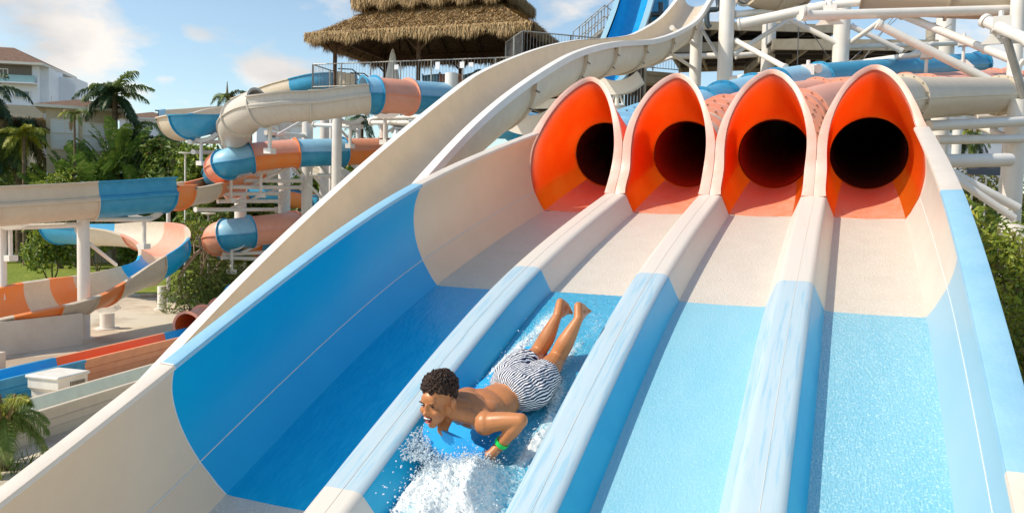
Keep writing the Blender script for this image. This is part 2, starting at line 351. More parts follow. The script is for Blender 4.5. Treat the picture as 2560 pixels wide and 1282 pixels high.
for i in range(4):
    xs = [(-2+.178) if i == 0 else i-2+FOOT, (2-.178) if i == 3 else i-1-FOOT]
    strip('lane_floor', [(xs[0], 0), (xs[0]*.95+xs[1]*.05, -.006), ((xs[0]+xs[1])/2, -.010), (xs[0]*.05+xs[1]*.95, -.006), (xs[1], 0)], ['floor_beige', ('floor_deep', 'floor_deep', 'floor_blue', 'floor_sparkle')[i]])  # leftmost lane's shade and right lanes' sunlight put into the base colour
def rnd(pts, r=.035, n=4):     # round the corners of a profile
    pts = [np.array(p, float) for p in pts]; out = [pts[0]]
    for a, b, c in zip(pts, pts[1:], pts[2:]):
        u = (a-b)/np.linalg.norm(a-b); v = (c-b)/np.linalg.norm(c-b)
        for j in range(n+1):
            t = j/n; out.append((1-t)**2*(b+u*r)+2*t*(1-t)*b+t*t*(b+v*r))
    out.append(pts[-1]); return [tuple(p) for p in out]
for xc in (-1, 0, 1):
    pr_ = rnd([(xc-FOOT-.001, 0.0), (xc-TOPW, TH), (xc+TOPW, TH), (xc+FOOT+.001, 0.0)], .04, 5); nlast = len(pr_)-2
    b = MB(); b.grid([[sl(x, y, h) for x, h in pr_] for y in YS], lambda i, j: (2 if sec(i, 0) else 0) if j >= nlast-1 else sec(i, 0)); o = b.build('lane_divider', ['scuffed_beige', 'scuffed_blue', 'divider_side'], racer)  # right faces coloured as shaded, sunlit left faces pale like the scuffed top
    b = MB(); b.tube([sl(xc+.01, y, TH+.0005) for y in YS], .0016, 5); b.build('divider_joint', 'rim_beige', o)
WALL = [(1.822, 0), (1.86, .06), (1.90, .15), (1.928, .2136)]
UPW = [(1.928, .2136), (1.955, .32), (1.968, .43), (1.962, .56), (1.935, .68), (1.89, .78), (1.84, .862)]
UPW = [(a, b) for a, b in cr(UPW, 3)[0]]
for s in (-1, 1):
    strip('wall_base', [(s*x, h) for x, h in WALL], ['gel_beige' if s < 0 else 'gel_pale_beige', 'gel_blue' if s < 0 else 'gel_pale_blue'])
    strip('side_wall', [(s*x, h) for x, h in UPW], ['gel_beige' if s < 0 else 'gel_pale_beige', 'gel_blue' if s < 0 else 'gel_pale_blue'])  # right wall paler than left: sunlight and shade put into the gelcoat colour
    w_ = .095 if s < 0 else .125
    strip('wall_rim', rnd([(s*1.838, .84), (s*1.84, .864), (s*(1.84+w_), .868), (s*(1.84+w_), .79)], .008, 2), ['rim_beige', 'rim_blue'])
    strip('outer_shell', [(s*(1.84+w_-.003), .79), (s*2.02, .5), (s*2.0, .2), (s*1.9, -.05), (s*1.2, -.08), (0, -.09)], ['gel_beige', 'gel_blue'])
    b = MB(); b.tube([sl(s*1.927, y, .2145) for y in YS], .0035 if s < 0 else .0022, 6); b.build('joint_seam', 'seam', racer)
# joint line round the section at the lowest colour change
b = MB()
for s, pr in ((-1, WALL[:-1]+UPW+[(1.84, .866), (1.935, .871)]),):
    b.tube([sl(s*(x-.002), Y1-.004, h+.002) for x, h in pr], .0045, 6)
b.build('section_seam', 'seam', racer)

# tunnel hoods: a flared shell from the channel section back to the round tube
YC = 6.35
def hood(xc, left, right):
    foot = .5-FOOT; ed = .5-TOPW
    L_ = [(-foot, 0, 4.972), (-ed, TH, 4.972), (-.395, .42, 5.22), (-.405, .64, 5.33), (-.385, .84, 5.40), (-.33, 1.02, 5.50), (-.245, 1.17, 5.63), (-.14, 1.275, 5.76), (-.05, 1.325, 5.82)]
    LA = [-130, -160, -180, -201, -218, -232, -246, -258, -266]
    if left:
        L_ = [(-.322, 0, 4.972), (-.36, .06, 4.972), (-.40, .15, 4.972), (-.428, .2136, 4.972), (-.462, .43, 4.99), (-.435, .68, 5.03), (-.36, .875, 5.12), (-.315, 1.02, 5.30), (-.235, 1.17, 5.52), (-.14, 1.275, 5.72), (-.05, 1.325, 5.82)]
        LA = [-130, -140, -150, -160, -178, -196, -214, -230, -245, -258, -266]
    Rr = [(-a, b, c) for a, b, c in [(-foot, 0, 4.972), (-ed, TH, 4.972), (-.395, .42, 5.22), (-.405, .64, 5.33), (-.385, .84, 5.40), (-.33, 1.02, 5.50), (-.245, 1.17, 5.63), (-.14, 1.275, 5.76), (-.05, 1.325, 5.82)]]
    RA = [-50, -20, 0, 21, 38, 52, 66, 78, 86]
    if right:
        Rr = [(.322, 0, 4.972), (.36, .06, 4.972), (.40, .15, 4.972), (.428, .2136, 4.972), (.462, .43, 4.99), (.435, .68, 5.03), (.36, .875, 5.12), (.315, 1.02, 5.30), (.235, 1.17, 5.52), (.14, 1.275, 5.72), (.05, 1.325, 5.82)]
        RA = [-50, -40, -30, -20, -2, 16, 34, 50, 65, 78, 86]
    fr = [(0, -.01, 4.972)]+Rr+[(0, 1.335, 5.835)]+[(p[0], p[1], p[2]) for p in L_[::-1]]+[(0, -.01, 4.972)]
    an = [-90]+RA+[90]+[-a-360+360 if False else (a+360) for a in LA[::-1]]+[270]
    A = np.c_[np.array(fr), np.array(an)]
    low = A[:, 1] < .25
    pts = []
    for i in range(len(A)-1):
        a = A[i-1] if i > 0 else A[i]; b, c = A[i], A[i+1]; d = A[i+2] if i+2 < len(A) else A[i+1]
        k = 4
        for j in range(k):
            t = j/k
            if low[i] and low[i+1]: pts.append(b+(c-b)*t)
            else: pts.append(.5*((2*b)+(-a+c)*t+(2*a-5*b+4*c-d)*t*t+(-a+3*b-3*c+d)*t**3))
    A = np.array(pts); n = len(A); nf = [i for i in range(n) if A[i, 1] < .03 and abs(A[i, 0]) < .33]
    r = .4; back = np.c_[r*np.cos(np.radians(A[:, 3])), r+r*np.sin(np.radians(A[:, 3])), np.full(n, YC)]
    def at_t(t, off=0.):
        q = A[:, :3]*(1-t)+back*t
        e = 4*t*(1-t)*.045; up = np.clip(A[:, 1]/1.2, 0, 1)
        q[:, 1] += e*up*.6; q[:, 0] *= 1+e*.7
        if off:
            cx, cy = 0, .42*(1-t)+.4*t+.1
            d = np.c_[q[:, 0]-cx, q[:, 1]-cy]; d /= np.linalg.norm(d, axis=1)[:, None]+1e-9; q[:, 0] += d[:, 0]*off; q[:, 1] += d[:, 1]*off
        return np.array([sl(xc+a, c*U, b) for a, b, c in q])
    ts = np.linspace(0, 1, 16)
    root = racer
    b = MB(); b.grid([at_t(t) for t in ts], lambda i, j: 1 if (j in nf and (j+1) % n in nf+[0]) else 0, closev=True)
    # the first ring of the tube is orange too
    bk = [np.array([sl(xc+a*.998, (YC+e)*U, .4+(h-.4)*.998) for a, h, c in back]) for e in (0, .03, .06)]
    b.grid(bk, 0, closev=True)
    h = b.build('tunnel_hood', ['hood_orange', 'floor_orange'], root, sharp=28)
    ch = np.zeros((len(ts)+3, n)); ch[:len(ts)] = np.exp(-(ts/.10)**1.2)[:, None]*np.clip((A[:, 1]-.15)/.5, 0, 1)[None]*.9  # strength of the painted glow, fading inward from the mouth edge
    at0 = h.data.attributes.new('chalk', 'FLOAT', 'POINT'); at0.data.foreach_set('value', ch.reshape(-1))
    up = [i for i in range(n) if A[i, 1] > .2]
    b = MB(); o_ = np.array([at_t(t, .035) for t in ts])[:, up]; b.grid(o_, 0); b.build('outer_skin', 'hood_salmon', h, sharp=0)
    # rim strip: flange lying round the mouth
    q = A[up][:, :3]; T = np.gradient(q[:, :2], axis=0); T /= np.linalg.norm(T, axis=1)[:, None]; Nn = np.c_[T[:, 1], -T[:, 0]]
    if True:
        w0 = .118-.063*np.clip((q[:, 1]-.45)/.6, 0, 1); xo = q[:, 0]+Nn[:, 0]*w0; lim = .497; 
        if not (left or right): xo = np.clip(xo, -lim, lim)
        elif left: xo = np.minimum(xo, lim)
        else: xo = np.maximum(xo, -lim)
        i_ = np.array([sl(xc+a, c*U, b_) for a, b_, c in q]); e_ = np.array([sl(xc+x_, (c-.0)*U, b_+nn[1]*ww_*.9) for x_, (a, b_, c), nn, ww_ in zip(xo, q, Nn, w0)])
        f_ = np.array([.012*np.array([0, -1, .3])]*len(q))
        b = MB(); b.grid([i_, i_+f_, i_*.5+e_*.5+f_*1.5, e_+f_, e_-f_*4, i_-f_*3], 0); b.build('mouth_rim', 'rim_salmon', h, sharp=30)
    return h
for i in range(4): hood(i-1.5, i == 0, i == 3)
# tubes behind the hoods
def lane_tube(x, pts, segs, body, fl):
    z0 = sl(x, (YC+.015)*U, .4); P, us = cr([z0, sl(x, (YC+1.2)*U, .4)]+pts, 10); T, S, B = frames(P)
    ln = np.r_[0, np.cumsum(np.linalg.norm(np.diff(P, axis=0), axis=1))]; r = .40*U
    def ipt(s): 
        f = lambda A: np.array([np.interp(s, ln, A[:, k]) for k in range(3)]); return f(P), f(S), f(B)
    e = np.cumsum(segs); e = np.r_[0, e[e < ln[-1]], ln[-1]]
    for k in range(len(e)-1):
        ss = np.linspace(e[k], e[k+1], max(3, int((e[k+1]-e[k])/.35)+2)); q = [ipt(s) for s in ss]
        p, s_, b_ = [np.array(v) for v in zip(*q)]
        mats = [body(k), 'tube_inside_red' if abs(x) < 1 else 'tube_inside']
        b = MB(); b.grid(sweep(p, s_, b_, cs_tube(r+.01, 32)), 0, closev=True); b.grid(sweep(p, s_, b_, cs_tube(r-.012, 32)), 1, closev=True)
        for sd_ in (-1, 1): b.grid(sweep(p, s_, b_, [(sd_*r*.98, .02), (sd_*(r+.04), .02), (sd_*(r+.04), -.02), (sd_*r*.98, -.02)]), 0, closev=True)
        o = b.build('tube_section', mats, racer)
        c, s2, b2 = ipt(e[k+1]); t = np.cross(b2, s2); f = MB()
        f.grid([c+t*d+rr*(np.sin(a)[:, None]*s2+np.cos(a)[:, None]*b2) for a in [np.linspace(0, 2*math.pi, 32, endpoint=False)] for d, rr in ((-.03, r-.01), (-.03, r+.065), (.03, r+.065), (.03, r-.01))], 0, closev=True)
        for a in np.linspace(0, 2*math.pi, 14, endpoint=False):
            cc = c+(r+.035)*(math.sin(a)*s2+math.cos(a)*b2); f.tube([cc-t*.042, cc+t*.042], .011, 6, m=1)
        f.build('flange', [fl(k), 'bolt'], o)
W = np.array
lane_tube(1.5, [W((1.42, 8.2, 6.28)), W((1.55, 10.2, 6.72)), W((2.11, 12.5, 7.10)), W((3.2, 15.14, 7.47)), W((4.77, 18, 7.86)), W((7.5, 22.5, 8.5))], [.5, .5, .6, 2.1, 2.9, 5.2, 5], lambda k: 'tube_beige', lambda k: 'tube_salmon' if k < 3 else 'tube_beige')
lane_tube(.5, [W((.47, 8.4, 6.25)), W((.58, 10.6, 6.68)), W((1.02, 13.2, 7.18)), W((1.95, 16.0, 7.68)), W((3.5, 19.2, 8.15)), W((6.3, 23.7, 8.9))], [.5, .5, .5, .5, .6, 1.0, 4, 5, 5], lambda k: 'tube_beige' if k < 4 else 'tube_salmon', lambda k: 'tube_salmon')
lane_tube(-.5, [W((-.47, 8.6, 6.28)), W((-.38, 11, 6.75)), W((.1, 14, 7.32)), W((1.1, 17.1, 7.88)), W((2.7, 20.4, 8.42)), W((5.5, 25, 9.2))], [.45, .5, .5, .6, .8, 3.0, 4, 5, 5], lambda k: 'tube_beige' if k < 2 else 'tube_salmon', lambda k: 'tube_salmon')
lane_tube(-1.5, [W((-1.42, 8.8, 6.3)), W((-1.38, 11.4, 6.82)), W((-.95, 14.6, 7.55)), W((.0, 18, 8.35)), W((1.9, 21.6, 9.05)), W((4.9, 26.5, 10.0))], [.6, .4, .4, .5, .7, 1.2, 2.2, 1.6, 2, 1.5, 2.5], lambda k: ('tube_paleblue', 'tube_blue')[k % 2 if k > 5 else 0], lambda k: 'tube_blue' if k > 5 else 'tube_paleblue')

# ------------------------------------------------------------ beige plunge slide beside it
Yc = [(-4, 1.9), (0, 2.3), (3, 4.15), (4.5, 4.98), (5.8, 5.62), (6.8, 6.2), (8.0, 6.80), (9.2, 7.28), (10.8, 7.82), (12.6, 8.28), (14.0, 8.66), (15.8, 9.28), (18, 10.05), (20.2, 10.92), (22.5, 11.95), (26, 13.7)]
Pn, un = cr([(0, a, b) for a, b in [(-4, -.6), (0, 1.9), (2.8, 4.1), (4.75, 5.4), (6.6, 6.4), (8.85, 7.34), (10.5, 7.88), (12.4, 8.37), (14.4, 8.80), (15.8, 9.12), (18.1, 9.76), (20.9, 10.7), (22.9, 11.7), (26, 13.4)]], 8)
Pf, uf = cr([(0, a, b) for a, b in [(-4, -1.0), (0, 1.95), (2.83, 3.96), (5.27, 5.42), (7.96, 6.83), (9.24, 7.38), (11.4, 8.1), (13.6, 8.7), (15.7, 9.17), (17.7, 9.64), (19.05, 10.02), (21.4, 10.85), (23.1, 11.6), (26, 13.1)]], 8)
ys = np.linspace(-3.8, 25.5, 120); zn = np.interp(ys, Pn[:, 1], Pn[:, 2]); zf = np.interp(ys, Pf[:, 1], Pf[:, 2])
pl = emp('plunge_slide', 'plain beige open slide dropping steeply beside the blue wall of the racing slide', 'water slide', (-3.8, 9, 0))
XN, XF = -3.2, -4.4
a = np.linspace(0, math.pi, 18); dep = .62
shp = [(XF, 0)]+[(-3.8-.6*math.cos(t), -.10-dep*math.sin(t)**.8) for t in a]+[(XN, 0)]
shp = [(XF-.1, 0), (XF, 0)]+shp[1:-1]+[(XN, 0), (XN+.1, 0)]
def plg(x, dz, i, off=0):
    f = (x-XF)/(XN-XF); return (x, ys[i]-dz*-.35*0, zf[i]*(1-f)+zn[i]*f+dz)
inn = [[plg(x, dz, i) for x, dz in shp] for i in range(len(ys))]
out_ = [[plg(-3.8+(x+3.8)*(1.045 if abs(x+3.8) > .62 else 1.04), dz-.045, i) for x, dz in shp] for i in range(len(ys))]
bnd = [0, 18, 34, 48, 58, 66, 76, 88, 100, 119]
for k in range(len(bnd)-1):
    sl_ = slice(bnd[k], bnd[k+1]+1)
    G = np.concatenate([np.array(inn[sl_]), np.array(out_[sl_])[:, ::-1]], axis=1)
    b = MB(); b.grid(G, 0, closev=True); o = b.build('slide_section', 'tube_beige', pl)
    b = MB(); lo = np.array(out_[bnd[k+1]])[2:-2]; c = lo.mean(0); lo2 = lo+(lo-c)*np.array([.13, 0, .16]); dy = np.array([0, .05, .02])
    b.grid([lo-dy, lo2-dy, lo2+dy, lo+dy], 0); o2 = b.build('joint_flange', 'tube_beige', o)
    for zz in (1, 3):
        p_ = lo2[-1-zz]; b = MB(); b.tube([p_+np.array([-.0, -.07, 0]), p_+np.array([0, .07, 0])], .014, 6); b.build('bolt', 'bolt', o)
    b = MB(); r0 = np.array(inn[sl_])[:, -3:]; 
    b.grid(np.stack([r0[:, 1]+[-.01, 0, .01], r0[:, 2]+[.03, 0, .01], r0[:, 2]+[.03, 0, -.1], r0[:, 2]+[.01, 0, -.1]], 1)); b.build('rim', 'white_steel', o)
    b = MB(); r0 = np.array(inn[sl_])[:, :3]
    b.grid(np.stack([r0[:, 1]+[.01, 0, .01], r0[:, 0]+[-.03, 0, .01], r0[:, 0]+[-.03, 0, -.1], r0[:, 0]+[-.01, 0, -.1]], 1)); b.build('rim', 'white_steel', o)
# its supports: saddle, neck and round column
def saddle_post(name, label, i, rr, group='round columns under the beige plunge slide'):
    z = (zn[i]+zf[i])/2-.78; y = ys[i]; root = emp(name, label, 'column', (-3.8, y, 0), group)
    b = MB(); b.tube([(-3.8, y, 0), (-3.8, y, z-.75)], rr, 24); b.build('column', 'white_steel', root)
    b = MB(); b.tube([(-3.8, y, z-.75), (-3.8, y, z-.72)], rr+.03, 24); b.tube([(-3.8, y, z-.75), (-3.8, y, z-.2)], .05, 10)
    b.box((-3.8, y, z-.22), (.5, .12, .1)); b.tube([(-3.95, y, z-.7), (-3.8, y, z-.3)], .025, 6); b.tube([(-3.65, y, z-.7), (-3.8, y, z-.3)], .025, 6); b.build('neck', 'white_steel', root)
    b = MB(); aa = np.linspace(-.8, .8, 14)
    for dy in (-.09, .09):
        b.grid([[(-3.8+R1*math.sin(t), y+dy, z+.50-R1*math.cos(t)*1.0-(.12 if R1 > .7 else 0)) for t in aa] for R1 in (.66, .86)])
    b.build('saddle', 'white_steel', root)
saddle_post('slide_support', 'short white round column nearest the first orange mouth, under the plunge slide', int(np.argmin(abs(ys-9.6))), .16)
saddle_post('slide_support', 'white round column behind the first two orange mouths, under the plunge slide', int(np.argmin(abs(ys-15.0))), .17)
saddle_post('slide_support', 'white bracket column low under the steep part of the plunge slide, behind the beige wall', int(np.argmin(abs(ys-6.6))), .15)
COLS['L'] = ('tube_paleblue', 'tube_paleblue')

# ------------------------------------------------------------ flumes on the left
A3 = lambda *q: [at(*p) for p in q]
flume('spiral_tube_slide', 'blue and orange tube slide curling half way up the white masts', 'x', A3((1020, 376, 40), (905, 379, 38.6), (785, 382, 36.9), (700, 386, 36.0), (620, 396, 35.2), (562, 412, 34.9), (545, 440, 36.5), (580, 462, 39), (640, 458, 42)),
      [(0, 1.4, 'o'), (1.4, 2.5, 'b'), (2.5, 3.9, 'o'), (3.9, 5.0, 'b'), (5.0, 5.35, 's'), (5.35, 6.5, 'b'), (6.5, 7.0, 's')], r=.63)
flume('low_spiral_tube', 'short blue and salmon tube slide bending round at the foot of the white masts', 'x', A3((800, 560, 42), (750, 564, 40.0), (690, 571, 38.0), (620, 580, 37), (570, 587, 36.4), (546, 596, 37.2), (570, 610, 39.5), (640, 610, 42), (720, 612, 44)),
      [(0, 1.25, 'b'), (1.25, 2.9, 's'), (2.9, 4.1, 'b'), (4.1, 5.3, 's'), (5.3, 5.9, 'b'), (5.9, 6.8, 'o'), (6.8, 8, 'b')], r=.70)
flume('high_beige_tube', 'long beige trough swinging in from a blue and salmon tube below the thatched pavilion', 'x', A3((1230, 250, 35), (1130, 248, 33.5), (1020, 243, 31.5), (940, 238, 30.4), (895, 240, 30), (800, 254, 29.6), (700, 260, 29.2), (632, 276, 29.4), (590, 308, 31.5), (588, 345, 36.5)),
      [(0, 2, 'b'), (2, 3.05, 's'), (3.05, 3.7, 'b'), (3.7, 5.3, 'W', 'open'), (5.3, 6.7, 'W', 'open'), (6.7, 7.6, 'W'), (7.6, 9, 'W')], r=.66, hl=.34, hr=.34, lip=.1)
flume('blue_beige_bowl_flume', 'open blue and beige flume hanging at the far left end, above the palms', 'x', A3((660, 262, 41), (590, 268, 39), (530, 281, 37), (475, 293, 36), (450, 298, 37.8), (478, 290, 41), (560, 280, 44), (640, 272, 46)),
      [(0, 2.1, 'w'), (2.1, 3.1, 'b'), (3.1, 3.9, 'w'), (3.9, 4.7, 'L', None, (.35, 0)), (4.7, 7, 'w', None, (.3, 0))], r=.92, mode='open', hl=0, hr=0, lip=.16)
flume('long_open_flume', 'open flume in beige, blue and orange crossing the left side above the lawn', 'x', A3((690, 414, 47), (645, 424, 44), (595, 436, 40), (530, 455, 35.8), (440, 474, 31), (320, 486, 29.2), (200, 494, 28), (90, 501, 26.8), (-20, 508, 25.8), (-160, 515, 24.8)),
      [(0, 1.4, 'w'), (1.4, 3.3, 'o', None, (.08, .05)), (3.3, 4.0, 'w', None, (.1, .1)), (4.0, 4.3, 'o', None, (.22, .3)), (4.3, 5.75, 'b'), (5.75, 8.0, 'w'), (8.0, 9, 'o')], r=.74, mode='open', hl=.55, hr=.0, lip=.14)
flume('spiral_open_flume', 'wide open flume with a salmon inside, curving above the deck at the left', 'x', A3((150, 560, 42), (235, 562, 40), (330, 566, 38.5), (400, 585, 36.3), (402, 628, 33.8), (295, 677, 30.8), (195, 714, 28.6), (95, 737, 27), (-60, 768, 25.6), (-200, 795, 24.6)),
      [(0, 1.05, 'b'), (1.05, 2.35, 'w'), (2.35, 3.1, 's'), (3.1, 3.75, 'w'), (3.75, 4.5, 'B'), (4.5, 5.5, 'w'), (5.5, 6.1, 'O'), (6.1, 6.9, 'w'), (6.9, 7.6, 'O'), (7.6, 8.3, 'w'), (8.3, 9, 'b')],
      r=1.0, mode='open', hl=.0, hr=.0, bank=[0, -.05, -.2, -.38, -.40, -.10, .22, .32, .34, .34], lip=.14)
flume('upper_feeder_flume', 'blue and beige flume rising behind the beige trough to the pavilion deck', 'x', A3((600, 262, 50), (680, 232, 48), (745, 214, 46), (812, 200, 45), (880, 200, 46)),
      [(0, 2, 'w'), (2, 4, 'b')], r=.6, mode='open', hl=.3, hr=.3, flange=False)
flume('crossing_flume', 'blue flume with an orange end passing low behind the middle white masts', 'x', A3((560, 478, 47), (640, 474, 46), (720, 486, 45), (790, 498, 44), (850, 498, 43), (900, 492, 43)),
      [(0, 1, 'o'), (1, 2.2, 'b'), (2.2, 3.2, 'o'), (3.2, 4.3, 'b'), (4.3, 5, 'o')], r=.62, mode='open', hl=.25, hr=.25)
flume('beige_chute', 'plain beige chute sliding down between the masts behind the plunge slide', 'x', A3((770, 400, 52), (830, 430, 50), (890, 465, 48), (960, 500, 46)), [(0, 1.5, 'w'), (1.5, 3, 'w')], r=.9, mode='open', hl=.2, hr=.2)
flume('far_blue_tube', 'blue tube bend seen under the plunge slide, left of the first orange mouth', 'x', A3((1180, 300, 25), (1250, 312, 24), (1305, 310, 24.5), (1335, 322, 26), (1340, 350, 29)), [(0, 1.4, 'b'), (1.4, 3, 'b'), (3, 4, 'b')], r=.42)
flume('deck_side_tube', 'orange and blue tube bends peeping out behind the white cylinder by the deck railing', 'x', A3((1060, 216, 38), (1100, 212, 38), (1150, 216, 38), (1200, 204, 39), (1250, 196, 40)), [(0, 1, 'b'), (1, 2, 's'), (2, 3, 'b'), (3, 4, 's')], r=.5)
for o in [q for q in C.objects if q.get('category') == 'x']: o['category'] = 'water slide'
# straight run-out channels on the deck
def runout(name, label, p0, p1, hw, zt, zb, segs, cin, cout, t=.06, ribs=2):
    p0, p1 = np.array(p0), np.array(p1); root = emp(name, label, 'water slide', ((p0+p1)/2*[1, 1, 0]).tolist())
    d = (p1-p0)/np.linalg.norm(p1-p0); s = np.cross(d, [0, 0, 1.])
    for u0, u1, c in segs:
        a, b_ = p0+(p1-p0)*u0, p0+(p1-p0)*u1; mats = list(dict.fromkeys([cin(c), cout(c), 'seam'])); mi = [mats.index(cin(c)), mats.index(cout(c)), mats.index('seam')]
        for sd_ in (-1, 1):
            pr = [(sd_*(hw-.12), zb+.12), (sd_*hw, zt), (sd_*(hw+.10), zt), (sd_*(hw+.10), zt-.07), (sd_*(hw+.05), zt-.07), (sd_*(hw+.05), zt-.24), (sd_*(hw+.075), zt-.255), (sd_*(hw+.05), zt-.27), (sd_*(hw+.05), zt-.42), (sd_*(hw+.075), zt-.435), (sd_*(hw+.05), zt-.45), (sd_*(hw+.05), zb)]
            G = [[q+s*x+np.array([0, 0, z-q[2]]) for x, z in pr] for q in (a, b_)]
            m = MB(); m.grid(G, lambda i, j: mi[0] if j == 0 else (mi[1])); m.build('side_wall', mats, root, sharp=25)
        m = MB(); m.grid([[q+s*x+np.array([0, 0, zb+.12-q[2]]) for x in (-hw+.12, hw-.12)] for q in (a, b_)]); m.build('channel_floor', mats[:1], root)
    return root
ci = lambda c: {'b': 'gel_blue', 'o': 'tube_orange', 'w': 'glass_pale'}[c]
co = lambda c: {'b': 'tube_blue', 'o': 'tube_salmon2', 'w': 'tube_beige'}[c]
mat('glass_pale', (.64, .66, .57), .4, col2=(.58, .60, .52), nscale=2)
mat('tube_salmon2', (.88, .38, .18), .45, col2=(.82, .34, .17), nscale=3)
mat('orange_red', (.85, .17, .03), .35)
ci2 = lambda c: {'b': 'gel_blue', 'o': 'orange_red'}[c]
runout('orange_runout', 'orange and blue run-out channel on the deck, tunnel mouth at its far end', onZ(-330, 1015, .62), onZ(500, 822, .62), .44, .64, .0, [(0, .48, 'b'), (.48, .885, 'o'), (.885, 1, 'b')], ci2, co)
runout('beige_runout', 'beige straight run-out channel with a pale green inside, nearest the small palm', onZ(-500, 1184, .62), onZ(480, 897, .62), .44, .64, .0, [(0, .5, 'w'), (.5, 1, 'w')], ci, co)
e0 = onZ(468, 815, .72); e1 = onZ(540, 782, .9); dd = (e1-e0); dd /= np.linalg.norm(dd)
flume('runout_tunnel', 'salmon tunnel mouth opening onto the orange run-out channel at deck level', 'water slide', [e0-[0, 0, .0], e0+dd*1.2, e0+dd*2.6, e0+dd*4+[0, 0, .3]], [(0, 1, 's'), (1, 2, 's'), (2, 3, 'b')], r=.44, lining='orange_red')
# concrete walls
def wallbox(name, label, p0, p1, th, h, m, cat='wall', cap=None):
    p0, p1 = np.array(p0), np.array(p1); d = p1-p0; Ln = np.linalg.norm(d[:2]); d = d/Ln; s = np.array([d[1], -d[0], 0]); R = np.array([d, s, [0, 0, 1]])
    b = MB(); b.box((p0+p1)/2*[1, 1, 0]+[0, 0, h/2], (Ln, th, h), R); return b.build(name, m, smooth=False, label=label, cat=cat)
wallbox('pool_wall', 'rough cream concrete wall holding up the open flume at the left edge of the deck', onZ(-260, 925, 0), onZ(196, 860, 0), .5, 1.1, 'wall_concrete')
wallbox('low_wall', 'short cream wall stub at the left picture edge beside the orange run-out', onZ(-60, 945, 0), onZ(4, 925, 0), .25, .55, 'wall_concrete')
# pump housing
c0 = onZ(150, 1003, 0); c0[2] = 0; ax = onZ(480, 885, 0)-onZ(200, 955, 0); ax[2] = 0; ax /= np.linalg.norm(ax); ay = np.array([-ax[1], ax[0], 0]); Rb = np.array([ax, ay, [0, 0, 1]])
root = emp('pump_box', 'small white utility housing with a slatted grille, standing between the two run-out channels', 'utility box', c0)
b = MB()
hx, hy, hz = .40, .46, .74
pr = [(-hx-.0, 0), (-hx-.0, .32), (-hx-.10, .42), (-hx-.10, hz-.08), (hx, hz-.08), (hx, 0)]
V = [c0+ax*x+ay*y+np.array([0, 0, z]) for y in (-hy, hy) for x, z in pr]
b.add(V, [[0, 1, 2, 3, 4, 5], [11, 10, 9, 8, 7, 6]]+[[i, (i+1) % 6, (i+1) % 6+6, i+6] for i in range(6)]); b.build('housing', 'white_paint', root, smooth=False)
b = MB(); b.box(c0+[0, 0, hz-.045]-ax*.05, (2*hx+.20, 2*hy+.10, .09), Rb); o = b.build('lid', 'white_paint', root, smooth=False)
bv = o.modifiers.new('bevel', 'BEVEL'); bv.width = .04; bv.segments = 3
b = MB(); b.box(c0-ay*(hy+.003)+ax*.08+[0, 0, .44], (.44, .02, .22), Rb); g = b.build('grille', 'dark_steel', root, smooth=False)
b = MB()
for i in range(11): b.box(c0-ay*(hy+.018)+ax*(-.12+i*.04)+[0, 0, .44], (.016, .02, .22), Rb)
b.build('slats', 'tan_steel', g, smooth=False)

# ------------------------------------------------------------ masts and arms holding the left flumes
def saddle(mb, P, r=.7):                     # hanger: neck and curved pad under a tube
    P = np.array(P); a = np.linspace(-.8, .8, 8); v = np.array([.92, .38, 0])
    for dn in (-.12, .12):
        n = np.array([-.38, .92, 0])*dn
        mb.grid([[P+n+v*(R1*math.sin(t))+[0, 0, r-R1*math.cos(t)] for t in a] for R1 in (r+.02, r+.2)])
    mb.tube([P-[0, 0, 1.15], P-[0, 0, .1]], .075, 8)
    mb.box(P-[0, 0, 1.15], (.32, .32, .2))
def mast(label, x, top, D, r, arms=(), braces=(), hang=(), base=0, name='support_mast', group='white masts holding up the flumes'):
    c = at(x, top, D); foot = np.array([c[0], c[1], base]); root = emp(name, label, 'mast', foot, group)
    b = MB(); b.tube([foot, c], r, 20); b.tube([foot, foot+[0, 0, .06]], r*1.7, 16); b.build('pole', 'white_steel', root)
    for (xa, ya, Da, xb, yb, Db) in arms:
        p, q = at(xa, ya, Da), at(xb, yb, Db); m = MB(); m.tube([p, q], .092, 12)
        e = (q-p)/np.linalg.norm(q-p); m.tube([p-e*.02, p+e*.03], .115, 12); m.tube([q-e*.05, q+e*.01], .14, 12); m.build('arm', 'white_steel', root)
    for (xa, ya, Da, xb, yb, Db) in braces:
        m = MB(); m.tube([at(xa, ya, Da), at(xb, yb, Db)], .07, 8); m.build('brace', 'white_steel', root)
    for (xa, ya, Da, rr) in hang:
        m = MB(); saddle(m, at(xa, ya, Da), rr); m.build('hanger', 'white_steel', root)
mast('tall white mast just left of the beige plunge slide, with the most arms', 769, 288, 38.4, .26,
     [(904, 317, 36.5, 785, 312, 38.2), (611, 452, 36.4, 756, 452, 38.2), (553, 467, 35.4, 753, 469, 38.2), (857, 441, 37.5, 776, 437, 37.5), (665, 332, 36, 764, 340, 38.2)],
     [(620, 470, 36.5, 765, 395, 37.5), (700, 420, 37, 760, 350, 37.5), (780, 390, 37.5, 850, 470, 38.5), (820, 480, 38, 775, 430, 37.5), (770, 460, 37.4, 830, 520, 38), (690, 340, 36.4, 760, 300, 37.5)],
     [(652, 425, 36.2, .66), (577, 436, 35.4, .68), (876, 302, 36.4, .7), (675, 300, 29.6, .68)])
